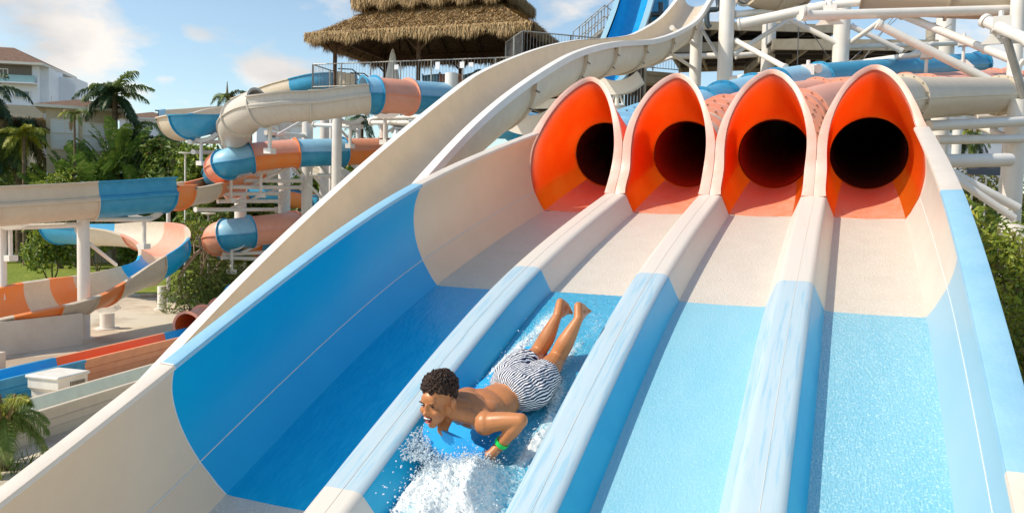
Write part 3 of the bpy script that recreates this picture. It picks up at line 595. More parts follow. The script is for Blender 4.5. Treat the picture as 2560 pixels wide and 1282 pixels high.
mast('second white mast behind the first, carrying the lowest arms', 712, 296, 40.2, .30,
     [(534, 485, 35.4, 706, 484, 38.5), (545, 503, 36, 700, 503, 38.5), (489, 524, 34, 691, 524, 38.5), (559, 635, 36.6, 694, 630, 38.5), (555, 644, 36.6, 669, 648, 38), (582, 364, 36, 700, 364, 38.6)],
     [(605, 630, 36.8, 700, 590, 38.7), (580, 520, 36.5, 700, 470, 38.7), (700, 400, 38.7, 640, 440, 37), (730, 420, 39, 790, 480, 40), (720, 350, 38.8, 660, 300, 37.6), (715, 360, 39, 780, 320, 40)],
     [(579, 616, 36.5, .7), (565, 355, 36, .1)])
mast('pale mast right of the tallest mast, half hidden', 812, 290, 42, .24, [(1033, 307, 32, 927, 307, 33.5), (1061, 293, 33, 937, 297, 34)], [(830, 300, 42, 905, 385, 44), (920, 300, 34, 1010, 280, 33), (900, 380, 45, 1010, 300, 46)], [(963, 285, 32.5, .68)])
mast('thin white post furthest right behind the plunge slide', 896, 300, 44, .12, [], [(896, 330, 44, 840, 300, 43), (896, 430, 44, 850, 380, 43)])
mast('thinnest white post between the masts', 829, 300, 43.5, .11)
mast('thick pale mast in the gap behind the low spiral', 602, 300, 41.5, .3, [(474, 355, 36, 553, 355, 39), (483, 380, 36.5, 557, 382, 40)], [(553, 355, 39, 600, 330, 41), (557, 382, 40, 600, 420, 41.5)], [(503, 345, 36.4, .95)])
mast('white mast standing on the lawn edge under the long open flume', 208, 548, 28.4, .205, [(14, 569, 27, 200, 562, 28.3), (375, 549, 30, 215, 547, 28.5)], [(222, 608, 28.5, 290, 662, 31)], [(360, 540, 30.2, .75), (25, 560, 27, .75)], group='white posts under the open flumes')
mast('white post at the left picture edge', 6, 570, 27, .12, [], [], [], group='white posts under the open flumes')
mast('squat white post on the deck under the turn of the wide open flume', 405, 715, 37.0, .20, [], [], [], group='white posts under the open flumes')
mast('short thick pier under the orange part of the wide open flume', 268, 782, 31.0, .26, [], [], [(268, 770, 31.0, .5)], group='white posts under the open flumes')
mast('slim grey post behind the flume turn', 421, 525, 40, .1)
mast('white cylinder cap rising by the deck railing under the pavilion', 1129, 184, 33, .27)
mast('plain white column far behind the low spiral', 605, 500, 45, .22)

# ------------------------------------------------------------ lamp posts
def lamp(label, x, yt, D, base_y=None, dark=False):
    c = at(x, yt, D); root = emp('lamp_post', label, 'lamp post', (c[0], c[1], 0), 'park lamp posts'); b = MB(); b.tube([(c[0], c[1], 0), c], [.07, .045], 10); b.build('pole', 'grey_steel' if dark else 'white_steel', root)
    b = MB(); b.tube([c-[0, 0, .05], c+[0, 0, .02], c+[0, 0, .06]], [.1, .38, .34], 14); b.build('lamp_head', 'white_steel', root)
lamp('lamp post with a flat disc head, in front of the dark bushes', 463, 384, 46)
lamp('lamp post standing left of the low spiral tube', 521, 535, 42, dark=True)

# ------------------------------------------------------------ thatched pavilion
A0 = at(765, 105, 35); C0 = at(1330, 78, 31.9); B0 = at(940, 155, 39.5)
zE = 12.4
u = (C0-A0)*[1, 1, 0]; WU = np.linalg.norm(u); u /= WU; v = np.array([-u[1], u[0], 0]); WV = 6.6
if v @ FW < 0: v = -v
A0 = np.array([A0[0], A0[1], zE])
def pv(a, b, z): return A0+u*a+v*b+np.array([0, 0, z-zE])
pav = emp('thatched_pavilion', 'open pavilion with a two tier thatched palm roof on dark wooden posts', 'pavilion', pv(WU/2, WV/2, 10.1))
def thatch_roof(z0, z1, o0, o1, name, seed, n, fr=.5):
    """hipped skirt from outset rectangle o0 at z0 to o1 at z1"""
    rg = np.random.default_rng(seed)
    def rect(o): return [(o, o), (WU-o, o), (WU-o, WV-o), (o, WV-o)]
    lo = rect(o0); hi = rect(o1); root = pav
    b = MB()
    for k in range(4):
        q0, q1 = lo[k], lo[(k+1) % 4]; h0, h1 = hi[k], hi[(k+1) % 4]
        G = []
        for i in range(9):
            t = i/8; sag = -.10*math.sin(math.pi*t)*(z1-z0)*.4
            G.append([pv(*( (np.array(q0)*(1-t)+np.array(h0)*t)*(1-s)+(np.array(q1)*(1-t)+np.array(h1)*t)*s), z0+(z1-z0)*t+sag) for s in np.linspace(0, 1, 24)])
        b.grid(G, 0)
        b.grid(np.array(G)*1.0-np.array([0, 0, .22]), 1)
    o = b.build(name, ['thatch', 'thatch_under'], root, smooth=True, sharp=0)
    # straw tufts
    Vs, Fs, ms = [], [], []; m = MB()
    for k in range(4):
        q0, q1, h0, h1 = [np.array(x) for x in (lo[k], lo[(k+1) % 4], hi[k], hi[(k+1) % 4])]
        nk = n if k in (0, 1) else n//2
        t = rg.random(nk)**1.0; s = rg.random(nk)
        base = (q0*(1-t)[:, None]+h0*t[:, None])*(1-s)[:, None]+(q1*(1-t)[:, None]+h1*t[:, None])*s[:, None]
        zz = z0+(z1-z0)*t-.10*np.sin(math.pi*t)*(z1-z0)*.4
        P = A0+u*base[:, :1]+v*base[:, 1:]; P[:, 2] = zz+rg.random(nk)*.10-.02
        dn = ((q0+q1)/2-(h0+h1)/2); dn = u*dn[0]+v*dn[1]; hl = np.linalg.norm(dn); dn = dn/hl; along = (q1-q0)/np.linalg.norm(q1-q0); al = u*along[0]+v*along[1]
        sl_ = (z1-z0)/hl
        D = dn[None]*1.0+np.array([0, 0, -sl_])*.75+rg.normal(0, .22, (nk, 3)); D /= np.linalg.norm(D, axis=1)[:, None]
        ln = rg.uniform(.16, .42, nk); w = rg.uniform(.010, .03, nk)
        a_ = P+al*w[:, None]; c_ = P-al*w[:, None]; e_ = P+D*ln[:, None]+np.array([0, 0, 1])*rg.uniform(-.02, .09, nk)[:, None]
        Vs.append(np.stack([a_, c_, e_], 1).reshape(-1, 3))
        # fringe at the eave
        ne = int(nk*.55); s = rg.random(ne); P = A0+u*(q0*(1-s)[:, None]+q1*s[:, None])[:, :1]+v*(q0*(1-s)[:, None]+q1*s[:, None])[:, 1:]
        P[:, 2] = z0+rg.uniform(-.16, .14, ne); P += dn*rg.uniform(-.22, .12, ne)[:, None]
        D = np.array([0, 0, -1.])+dn*.25+rg.normal(0, .14, (ne, 3)); ln = rg.uniform(.2, fr, ne)*(.85+.3*np.sin(s*37)); w = rg.uniform(.012, .028, ne)
        Vs.append(np.stack([P+al*w[:, None], P-al*w[:, None], P+D*ln[:, None]], 1).reshape(-1, 3))
    V = np.concatenate(Vs); nT = len(V)//3; mi = (rg.random(nT) < .3).astype(int)
    m.v = [V]; m.f = [[3*i, 3*i+1, 3*i+2] for i in range(nT)]; m.m = mi.tolist(); m.n = len(V)
    m.build('straw', ['thatch', 'thatch_light'], o, smooth=False)
thatch_roof(zE, 13.75, 0, 1.9, 'lower_roof', 3, 9000, .38)
thatch_roof(14.2, 16.2, 1.45, 3.1, 'upper_roof', 4, 6000, .46)
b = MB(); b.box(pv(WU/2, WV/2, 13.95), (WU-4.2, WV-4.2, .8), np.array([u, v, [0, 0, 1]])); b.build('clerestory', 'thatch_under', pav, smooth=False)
b = MB(); b.box(pv(WU/2, WV/2, 16.2), (WU-6, .8, .3), np.array([u, v, [0, 0, 1]])); b.build('ridge', 'thatch', pav, smooth=False)
zD = 10.1
for a in (.95, 5.0, 9.2):
    for b_ in (.85, WV-.85):
        m = MB(); m.tube([pv(a, b_, zD), pv(a, b_, zE+.2)], .095, 10); m.build('post', 'wood', pav)
for b_ in (.85, WV-.85):
    m = MB(); m.box(pv(WU/2, b_, zE+.02), (WU-1.2, .14, .2), np.array([u, v, [0, 0, 1]])); m.build('eave_beam', 'wood', pav, smooth=False)
for a in (.95, WU-.95):
    m = MB(); m.box(pv(a, WV/2, zE+.02), (.14, WV-1.2, .2), np.array([u, v, [0, 0, 1]])); m.build('eave_beam', 'wood', pav, smooth=False)
for k in range(11):
    a = .5+k*(WU-1)/10; ta = min(max(a, 2.2), WU-2.2)
    for s0 in (0, 1):
        m = MB(); m.tube([pv(a, .25 if s0 == 0 else WV-.25, zE-.1), pv(ta, 2.1 if s0 == 0 else WV-2.1, 13.45)], .055, 6); m.build('rafter', 'wood', pav)
for k in range(5):
    b_ = .9+k*(WV-1.8)/4; tb = min(max(b_, 2.1), WV-2.1)
    for s0 in (0, 1):
        m = MB(); m.tube([pv(.25 if s0 == 0 else WU-.25, b_, zE-.1), pv(2.1 if s0 == 0 else WU-2.1, tb, 13.45)], .055, 6); m.build('rafter', 'wood', pav)
for (a, b_) in ((.95, .85), (5.0, .85), (9.2, .85), (.95, WV-.85), (5, WV-.85)):
    for da in (-.7, .7):
        m = MB(); m.tube([pv(a, b_, zE-.7), pv(a+da, b_, zE-.02)], .05, 6); m.build('knee_brace', 'wood', pav)
# platform deck under it
plat = emp('pavilion_platform', 'raised steel platform carrying the thatched pavilion, with a slatted deck', 'platform', pv(WU/2, WV/2, 0))
Rp = np.array([u, v, [0, 0, 1]])
m = MB(); m.box(pv(WU/2+.6, WV/2, zD-.08), (WU+1.2, WV-.4, .12), Rp); m.build('deck', 'tan_steel', plat, smooth=False)
for b_ in np.linspace(.4, WV-.4, 6):
    m = MB(); m.box(pv(WU/2+.6, b_, zD-.28), (WU+1.2, .12, .26), Rp); m.build('joist', 'tan_steel', plat, smooth=False)
for (a, b_) in ((1, 1), (5.5, 1), (10, 1), (1, WV-1), (5.5, WV-1), (10, WV-1)):
    m = MB(); m.tube([pv(a, b_, 0), pv(a, b_, zD-.4)], .22, 14); m.build('column', 'white_steel', plat)
def railing(name, label, pts, h=1.1, m_='grey_steel', gap=.14, group='grey railings on the platforms', post=1.35):
    pts = [np.array(p, float) for p in pts]; root = emp(name, label, 'railing', pts[0], group); n = 0
    for p, q in zip(pts, pts[1:]):
        d = q-p; L_ = np.linalg.norm(d); hz = np.array([0, 0, 1.])
        for z, r in ((h, .026), (.12, .018)):
            m = MB(); m.tube([p+hz*z, q+hz*z], r, 6); m.build('rail', m_, root)
        k = max(1, round(L_/post))
        for i in range(k+1):
            m = MB(); c = p+d*i/k; m.tube([c, c+hz*(h+.02)], .03, 6); m.build('post', m_, root)
        m = MB()
        for i in range(int(L_/gap)): c = p+d*(i+.5)*gap/L_; m.tube([c+hz*.12, c+hz*h], .008, 4, cap=False)
        o = m.build('bars', m_, root); o['kind'] = 'stuff'
railing('railing', 'long barred railing along the near edge of the pavilion platform', [pv(.1, .4, zD), pv(WU+1.2, .4, zD)])
railing('railing', 'barred railing at the left end of the pavilion platform', [pv(.1, .4, zD), pv(.1, WV-.3, zD)])
railing('railing', 'barred railing along the far side of the pavilion platform', [pv(.1, WV-.3, zD), pv(WU+1.2, WV-.3, zD)])
# stairs and slanting handrails at the left end
m = MB()
st = emp('platform_stairs', 'short steel stairs with slanting dark handrails at the left end of the pavilion deck', 'stairs', pv(1.6, 1.5, zD-2))
for k in range(9):
    q = MB(); q.box(pv(1.7+k*.28, 1.6, zD-.1-k*.2), (.28, 1.1, .04), Rp); q.build('step', 'grey_steel', st, smooth=False)
for b_ in (1.05, 2.15):
    q = MB(); q.tube([pv(1.0, b_, zD+1.0), pv(1.7, b_, zD+.95), pv(4.2, b_, zD-.9)], .03, 6); q.build('handrail', 'dark_steel', st)
    q = MB(); q.tube([pv(1.0, b_, zD+.5), pv(1.7, b_, zD+.45), pv(4.2, b_, zD-1.4)], .025, 6); q.build('handrail', 'dark_steel', st)
# folded parasol and notice boards
um = emp('folded_parasol', 'folded white parasol standing on the pavilion deck behind the railing', 'parasol', pv(3.6, 1.2, zD))
q = MB(); q.tube([pv(3.6, 1.2, zD), pv(3.6, 1.2, zD+1.9)], .025, 6); q.build('pole', 'wood', um)
q = MB(); an = np.linspace(0, 2*math.pi, 24, endpoint=False)
q.grid([[pv(3.6+r*(1+.18*(-1)**i)*math.cos(t), 1.2+r*(1+.18*(-1)**i)*math.sin(t), zD+z) for i, t in enumerate(an)] for z, r in ((.25, .30), (.7, .24), (1.2, .15), (1.55, .10), (1.8, .03))], closev=True); q.build('canopy', 'white_paint', um)
for k, (a, h_) in enumerate(((4.2, .2), (6.1, .32), (7.2, .26), (7.6, .18))):
    q = MB(); q.box(pv(a, .36, zD+.85), (.2, .02, h_), Rp); q.build('notice_board', 'plaster_white', smooth=False, label='small white notice board, %s on the near pavilion railing' % ('leftmost', 'tall second one', 'third one', 'rightmost')[k], cat='notice board', group='notice boards on the pavilion railing')
gt = emp('barrier_panels', 'pale upright panels behind the railing at the left end of the pavilion', 'panel', pv(1.2, .9, zD))
for k in range(4):
    q = MB(); q.box(pv(1.1+k*.24, .9, zD+.35), (.22, .06, 1.0-.08*k), Rp); q.build('panel', 'plaster_tan', gt, smooth=False)
# walkway and stair between pavilion and tower
wk = emp('walkway', 'high steel walkway from the pavilion to the slide tower', 'walkway', at(1400, 520, 33)*[1, 1, 0])
w0, w1 = at(1305, 150, 31), at(1700, 118, 33); w1[2] = w0[2]; dw = (w1-w0)/np.linalg.norm(w1-w0); sw = np.cross([0, 0, 1.], dw); Rw = np.array([dw, sw, [0, 0, 1]])
q = MB(); q.box((w0+w1)/2+sw*1.2-[0, 0, .1], (np.linalg.norm(w1-w0), 2.4, .16), Rw); q.build('deck', 'tan_steel', wk, smooth=False)
for k in range(4):
    q = MB(); q.box((w0+w1)/2+sw*(.1+k*.7)-[0, 0, .34], (np.linalg.norm(w1-w0), .1, .3), Rw); q.build('joist', 'tan_steel', wk, smooth=False)
railing('railing', 'barred railing on the walkway right of the thatched roof', [w0, w0+dw*2.0, w1], 1.1, gap=.13)
railing('railing', 'end panel railing closing the walkway beside the thatched roof', [w0, w0+sw*2.2], 1.1, gap=.13)
s0, s1 = at(1455, 98, 33), at(1535, 30, 33)
root = emp('stair_flight', 'steel stair flight with thin dark handrails left of the bright blue slide', 'stairs', s0)
dz = s1-s0
for off in (0, 1.0):
    for h_ in (0, .5, 1.0):
        q = MB(); q.tube([s0+sw*off+[0, 0, h_*.9-.4], s1+sw*off+[0, 0, h_*.9-.4], s1+sw*off+dw*.7+[0, 0, h_*.9-.4-.4]], .025, 6); q.build('handrail', 'grey_steel', root)
    for k in range(6):
        q = MB(); c = s0+dz*k/5+sw*off; q.tube([c-[0, 0, .5], c+[0, 0, .5]], .022, 6); q.build('baluster', 'grey_steel', root)
for k in range(8):
    q = MB(); q.box(s0+dz*(k+.5)/8+sw*.5-[0, 0, .55], (.28, 1.0, .04), Rw); q.build('step', 'grey_steel', root, smooth=False)

# ------------------------------------------------------------ bright blue slide by the tower
bp = [W(onX(*p)) for p in ((1470, 235, -6.4), (1512, 205, -6.4), (1545, 130, -6.4), (1575, 50, -6.4), (1590, 0, -6.4), (1602, -40, -6.4), (1615, -70, -6.4))]
mat('deep_blue', (.01, .30, .62), .25, col2=(.015, .35, .68), nscale=3)
COLS['D'] = ('deep_blue', 'deep_blue')
root = emp('steep_blue_slide', 'bright blue steep slide with pale blue rims dropping behind the plunge slide', 'water slide', (bp[0][0], bp[0][1], 0))
P, us = cr(bp, 6); T, S, B = frames(P); r_ = .55
for i0 in range(0, 6, 2):
    s_ = slice(i0*6, (i0+2)*6+1); m = MB(); cs, ni = cs_open(r_, 0, .0, hl=.2, hr=.2); m.grid(sweep(P[s_], S[s_], B[s_], cs), closev=True); o = m.build('slide_section', 'deep_blue', root)
    for sg in (-1, 1):
        m = MB(); m.grid(sweep(P[s_], S[s_], B[s_], [(sg*r_, .21), (sg*(r_+.2), .21), (sg*(r_+.2), .1), (sg*r_, .1)]), closev=True); m.build('rim', 'gel_pale_blue', o)
q = MB(); c = at(1625, 15, 32); q.box(c, (1.3, 1.0, 1.3), Rw); tk = q.build('blue_start_tub', 'deep_blue', smooth=False, label='bright blue start tub beside the top of the steep blue slide', cat='tub')
tk.modifiers.new('bevel', 'BEVEL').width = .12
for k, pts in enumerate((((1652, 8, 31), (1652, 30, 31), (1652, 36, 31), (1625, 40, 31), (1625, 70, 31)), ((1795, -5, 29), (1795, 22, 29), (1770, 28, 29), (1768, 58, 29), (1775, 70, 29)))):
    m = MB(); m.tube(cr([at(*p) for p in pts], 5)[0], .10, 10); m.build('water_pipe', 'pipe', label=('dark water pipe with bends under the blue tub', 'dark water pipe hanging behind the top of the plunge slide')[k], cat='pipe')
pp = emp('pipe_bundle', 'bundle of dark vertical pipes behind the white column between the first two mouths', 'pipe', at(1590, 250, 27)*[1, 1, 0])
for k in range(6):
    m = MB(); c = at(1568+k*8, 155, 27+.1*(k % 2)); m.tube([c*[1, 1, 0], c], .05, 8); m.build('pipe', 'dark_steel', pp)

# ------------------------------------------------------------ steel tower at the upper right
tw = emp('slide_tower', 'tall white steel tower with round columns, braces and a dark deck overhead', 'tower', (0, 24, 0))
tcol = [(1743, 45, 27, .20), (1819, -60, 24, .225), (1926, -60, 28.5, .24), (2108, -60, 24, .24), (2368, -60, 27, .30), (2546, -60, 19, .16), (1957, -60, 32, .20), (1545+62, 150, 30, .16), (2330, 60, 31, .2), (2395, 300, 40, .22)]
for k, (x, y, D, r) in enumerate(tcol):
    c = at(x, max(y, 0), D); c2 = c.copy(); c2[2] += (0 if y > 0 else 3.0)
    m = MB(); m.tube([c*[1, 1, 0], c2], r, 22); m.build('column', 'tan_steel' if x in (1957, 1607, 2330) else 'white_steel', tw)
beams = [(1838, 37, 24, 2010, 20, 25, .10), (1846, 62, 24, 2080, 12, 23, .15), (2008, 40, 19, 2560, 24, 19.5, .115), (2006, 33, 19, 2014, 33, 19, .14), (1835, 136, 24, 1972, 50, 24.5, .07), (1841, 103, 24, 1963, 169, 21, .075), (1827, 198, 24, 2045, 172, 19.5, .09),
         (1975, 50, 24.5, 2096, 110, 24, .08), (2128, 66, 24, 2254, 128, 23.8, .08), (2195, 62, 19, 2554, 242, 18.6, .10), (2255, 38, 21, 2554, 160, 19, .10), (2120, 160, 24, 2322, 133, 21.5, .075), (2118, 118, 24, 2420, 108, 27, .075),
         (1840, 140, 30, 2098, 122, 30, .11), (1655, 143, 31, 1812, 139, 30, .11), (2125, 108, 24, 2220, 40, 22.5, .07), (2000, 20, 26, 2300, -5, 24, .11), (2060, 15, 22, 2360, -12, 21, .10), (2462, 52, 15, 2575, 104, 14.2, .105), (2000, 44, 19.4, 2260, 20, 24, .07),
         (1745, 120, 27, 1680, 70, 23, .06), (1670, 130, 26, 1740, 175, 27, .055), (1600, 175, 29, 1690, 140, 28, .05), (1800, 150, 24.5, 1755, 75, 27, .055), (2250, 150, 24, 2330, 110, 26, .06), (2362, 75, 26.8, 2460, 130, 24, .06)]
for (xa, ya, Da, xb, yb, Db, r) in beams:
    p, q_ = at(xa, ya, Da), at(xb, yb, Db); e = (q_-p)/np.linalg.norm(q_-p)
    m = MB(); m.tube([p, q_], r, 14); m.tube([p-e*.02, p+e*.05], r*1.25, 12); m.tube([q_-e*.05, q_+e*.02], r*1.25, 12); m.build('beam', 'white_steel', tw)
for (xa, ya, Da, xb, yb, Db) in [(2012, 55, 26, 2092, 175, 27), (2095, 180, 26, 2250, 40, 26), (2120, 150, 26, 2200, 215, 26), (2130, 210, 26, 2380, 60, 26), (1997, 60, 25, 1992, 200, 25), (2235, 40, 27, 2130, 190, 27)]:
    m = MB(); m.tube([at(xa, ya, Da), at(xb, yb, Db)], .015, 5); m.build('brace_cable', 'cable', tw)
# platforms overhead: slabs with joists
def slab(x0, y0, D0, x1, y1, D1, depth, th, name='platform'):
    p, q_ = at(x0, y0, D0), at(x1, y1, D1); q_[2] = p[2]; d = (q_-p); Ln = np.linalg.norm(d); d /= Ln; s = np.cross([0, 0, 1.], d); R = np.array([d, s, [0, 0, 1]])
    m = MB(); m.box((p+q_)/2+s*depth/2+[0, 0, .12], (Ln, depth, .08), R); o = m.build(name, 'dark_steel', tw, smooth=False)
    m = MB(); m.box((p+q_)/2, (Ln, .12, th), R); m.build('fascia_beam', 'tan_steel', o, smooth=False)
    m = MB(); m.box((p+q_)/2+s*depth, (Ln, .12, th), R); m.build('fascia_beam', 'tan_steel', o, smooth=False)
    for k in range(int(Ln/1.1)+1):
        m = MB(); m.box(p+d*(.1+k*1.1)+s*depth/2-[0, 0, .06], (.1, depth-.2, .24), R); m.build('joist', 'tan_steel', o, smooth=False)
    for k in range(4):
        m = MB(); m.box((p+q_)/2+s*depth*(k+1)/5-[0, 0, .02], (Ln-.1, .09, .22), R); m.build('joist', 'dark_steel', o, smooth=False)
slab(1668, 122, 31, 1998, 96, 29.5, 4.4, .34)
slab(1930, 112, 27.5, 2345, 92, 27, 4.8, .36)
slab(1600, 205, 33, 1700, 200, 33, 3, .25)
slab(1640, 62, 30, 2100, 30, 30, 4, .3)
slab(1330, 222, 29.5, 1490, 212, 28.5, 3.5, .3)
slab(1250, 262, 29, 1480, 250, 28, 4, .34)
railing('railing', 'grey railing on the upper tower deck at the top edge of the picture', [at(1840, 16, 28), at(2060, 6, 29)], 1.1)
# hangers on the tower
def hanger(label, x, y, D, L_, r=.045):
    c = at(x, y, D); root = emp('tube_hanger', label, 'bracket', c-[0, 0, L_], 'white hangers holding the tubes')
    m = MB(); m.tube([c+[0, 0, .25], c-[0, 0, L_]], r, 8); m.build('rod', 'white_steel', root)
    m = MB(); m.box(c, (.3, .3, .26)); m.build('clamp', 'white_steel', root)
    m = MB(); m.add([c+W(q)-[0, 0, L_] for q in [(-.10, 0, .12), (.10, 0, .12), (.32, 0, -.10), (-.32, 0, -.10), (-.10, .06, .12), (.10, .06, .12), (.32, .06, -.10), (-.32, .06, -.10)]], [(0, 1, 2, 3), (7, 6, 5, 4), (0, 4, 5, 1), (1, 5, 6, 2), (2, 6, 7, 3), (3, 7, 4, 0)]); m.build('bracket_plate', 'white_steel', root, smooth=False)
hanger('white hanger above the blue tube, between the second and third mouths', 2020, 177, 19.6, .35)
hanger('white hanger over the salmon tubes under the long beam', 2317, 135, 21.4, .7)
hanger('white hanger at the far right over the blue tube', 2410, 105, 24, .65)
hanger('white clamp bracket on the beam near the top edge', 2075, 30, 19.2, .2)
hanger('white clamp on the thick pipe at the upper right corner', 2502, 62, 14.8, .25)
# more slides crossing overhead
mat('overhead_tan', (.50, .42, .31), .5)
COLS['t'] = ('overhead_tan', 'overhead_tan')
flume('overhead_flume', 'beige flume underside crossing at the very top right corner', 'water slide', A3((2160, -25, 21), (2300, -12, 20.5), (2450, -6, 20), (2620, -8, 19.5)), [(0, 1.5, 't'), (1.5, 3, 't')], r=.5, mode='open', hl=.2, hr=.2)
flume('overhead_bowl', 'round tan flume bottom hanging at the top edge above the second mouth', 'water slide', A3((1870, -30, 24), (1930, -10, 24.5), (2000, -28, 25)), [(0, 1, 't'), (1, 2, 't')], r=.45, mode='open', hl=.1, hr=.1)
# frame at the right, under the beige tube
fr_ = emp('side_frame', 'white steel pipe frame behind the right wall, under the long beige tube', 'frame', at(2450, 400, 16)*[1, 1, 0])
for (xa, ya, Da, xb, yb, Db, r) in [(2320, 315, 15, 2557, 304, 16.5, .10), (2340, 350, 15.5, 2556, 347, 16.5, .09), (2360, 403, 14.5, 2524, 400, 15, .125), (2440, 293, 19, 2532, 290, 19, .10), (2440, 312, 18, 2515, 343, 17, .08), (2372, 428, 13, 2545, 520, 13, .075), (2376, 438, 12.6, 2535, 545, 12.6, .06)]:
    m = MB(); m.tube([at(xa, ya, Da), at(xb, yb, Db)], r, 12); m.build('pipe', 'white_steel', fr_)
m = MB(); c = at(2545, 250, 16.8); m.tube([c*[1, 1, 0], c], .19, 16); m.build('column', 'white_steel', fr_)
m = MB(); c = at(2530, 90, 14.6); m.tube([at(2515, 92, 14.6), at(2560, 245, 14.9)], .07, 10); m.build('strut', 'grey_steel', fr_)
m = MB(); c = at(2540, 560, 12.0); m.tube([c*[1, 1, 0], c], .22, 16); m.build('column', 'white_steel', fr_)

# ------------------------------------------------------------ buildings
def bframe(x, D, x2, D2):
    p = at(x, 600, D)*[1, 1, 0]; q_ = at(x2, 600, D2)*[1, 1, 0]; d = q_-p; Ln = np.linalg.norm(d); d /= Ln; s = np.array([-d[1], d[0], 0]); s = s if s @ FW > 0 else -s
    return p, d, s, Ln
def Zat(x, y, D): return at(x, y, D)[2]
def hip(root, p, d, s, L_, W_, z, rise, over=.6, name='roof', m_='shingle', th=.22):
    def q(a, b, zz): return p+d*a+s*b+np.array([0, 0, zz])
    e = over; b = MB(); rr = min(W_, L_)/2
    lo = [q(-e, -e, z), q(L_+e, -e, z), q(L_+e, W_+e, z), q(-e, W_+e, z)]; up = [x+np.array([0, 0, th]) for x in lo]
    if L_ >= W_: r0, r1 = q(rr, W_/2, z+th+rise), q(L_-rr, W_/2, z+th+rise); F = [(4, 5, 9, 8), (5, 6, 9), (6, 7, 8, 9), (7, 4, 8)]
    else: r0, r1 = q(L_/2, rr, z+th+rise), q(L_/2, W_-rr, z+th+rise); F = [(4, 5, 8), (5, 6, 9, 8), (6, 7, 9), (7, 4, 8, 9)]
    b.add(lo+up+[r0, r1], F, 0); b.add(lo+up, [(0, 3, 2, 1), (0, 1, 5, 4), (1, 2, 6, 5), (2, 3, 7, 6), (3, 0, 4, 7)], 1)
    return b.build(name, [m_, 'trim'], root, smooth=False)
def window(root, p, d, s, a0, a1, z0, z1, m_='glass', fr='trim', side=-1, mull=1, grp=None):
    R = np.array([d, s, [0, 0, 1]]); c = p+d*(a0+a1)/2+s*side*.03+np.array([0, 0, (z0+z1)/2])
    b = MB(); w, h = a1-a0, z1-z0
    for dx in (-w/2, w/2): b.box(c+d*dx, (.1, .12, h+.1), R)
    for dz in (-h/2, h/2): b.box(c+[0, 0, dz], (w-.1, .12, .1), R)
    for k in range(1, mull+1): b.box(c+d*(-w/2+w*k/(mull+1)), (.07, .11, h-.1), R)
    o = b.build('window', fr, root, smooth=False); b = MB(); b.box(c, (w-.02, .06, h-.02), R); b.build('pane', m_, o, smooth=False); return o
# hotel upper left
p, d, s, Ln = bframe(98, 78, -260, 76); hz_ = Zat(98, 170, 78)
root = emp('hotel_building', 'white hotel building with a brown hipped roof and balcony, far left behind the palms', 'building', p)
dep = 7.0; R = np.array([d, s, [0, 0, 1]]); zt2 = Zat(98, 268, 78)
b = MB(); b.box(p+d*Ln/2+s*dep/2+[0, 0, (hz_+zt2)/2], (Ln, dep, hz_-zt2), R); b.build('upper_wall', 'plaster_white', root, smooth=False)
b = MB(); b.box(p+d*Ln/2+s*(dep/2-.3)+[0, 0, zt2/2], (Ln+.6, dep, zt2), R); b.build('lower_wall', 'plaster_tan', root, smooth=False)
for kk, (off, wd, dz) in enumerate(((0, 1.6, .15), (1.7, 3.2, -.5))):
    b = MB(); b.box(p-d*(off*.45+wd*.22)+s*(2.4+off*1.5)+[0, 0, (hz_+dz)/2], (wd*.5, 3.4, hz_+dz), R); b.build('side_wing', 'plaster_white', root, smooth=False)
hip(root, p, d, s, Ln, dep, hz_, 2.0, .8)
b = MB(); b.box(p+d*2.3+s*-.04+[0, 0, Zat(60, 192, 78)], (3.6, .06, 1.75), R); bal = b.build('balcony', 'plaster_dark', root, smooth=False)
b = MB(); b.box(p+d*2.0+s*-.5+[0, 0, Zat(60, 205, 78)], (3.9, .05, .8), R); b.build('glass_rail', 'glass_green', bal, smooth=False)
b = MB(); b.box(p+d*2.0+s*-.4+[0, 0, Zat(60, 214, 78)], (4.1, .9, .12), R); b.build('balcony_slab', 'plaster_white', bal, smooth=False)
window(root, p, d, s, .7, 2.0, Zat(60, 248, 78), Zat(60, 232, 78)); window(root, p, d, s, 2.6, 3.4, Zat(60, 200, 78), Zat(60, 180, 78), 'shutter')
window(root, p, d, s, 1.1, 2.2, Zat(60, 420, 78), Zat(60, 380, 78)); window(root, p, d, s, 4.2, 5.6, Zat(60, 248, 78), Zat(60, 228, 78))
window(root, p-d*.4+s*1.25, d, s, -.35, .35, Zat(130, 256, 78), Zat(130, 240, 78), mull=1)
# beige building in front of it
p, d, s, Ln = bframe(118, 62, 290, 64); hz_ = Zat(118, 272, 62); R = np.array([d, s, [0, 0, 1]])
root = emp('beige_building', 'low beige building with white shuttered windows and dark roof, left of the tall palm', 'building', p)
b = MB(); b.box(p+d*Ln/2+s*2+[0, 0, hz_/2], (Ln, 4, hz_), R); b.build('wall', 'plaster_tan', root, smooth=False)
hip(root, p, d, s, Ln, 4, hz_, .8, .7)
window(root, p, d, s, .35, 2.15, Zat(150, 332, 62), Zat(150, 300, 62), 'shutter', mull=1); window(root, p, d, s, 2.55, 4.3, Zat(220, 334, 61), Zat(220, 303, 61), 'shutter', mull=1)
window(root, p, d, s, .35, 2.15, Zat(150, 372, 62), Zat(150, 336, 62), 'shutter', mull=1); window(root, p, d, s, 2.55, 4.3, Zat(220, 372, 61), Zat(220, 338, 61), 'shutter', mull=1)
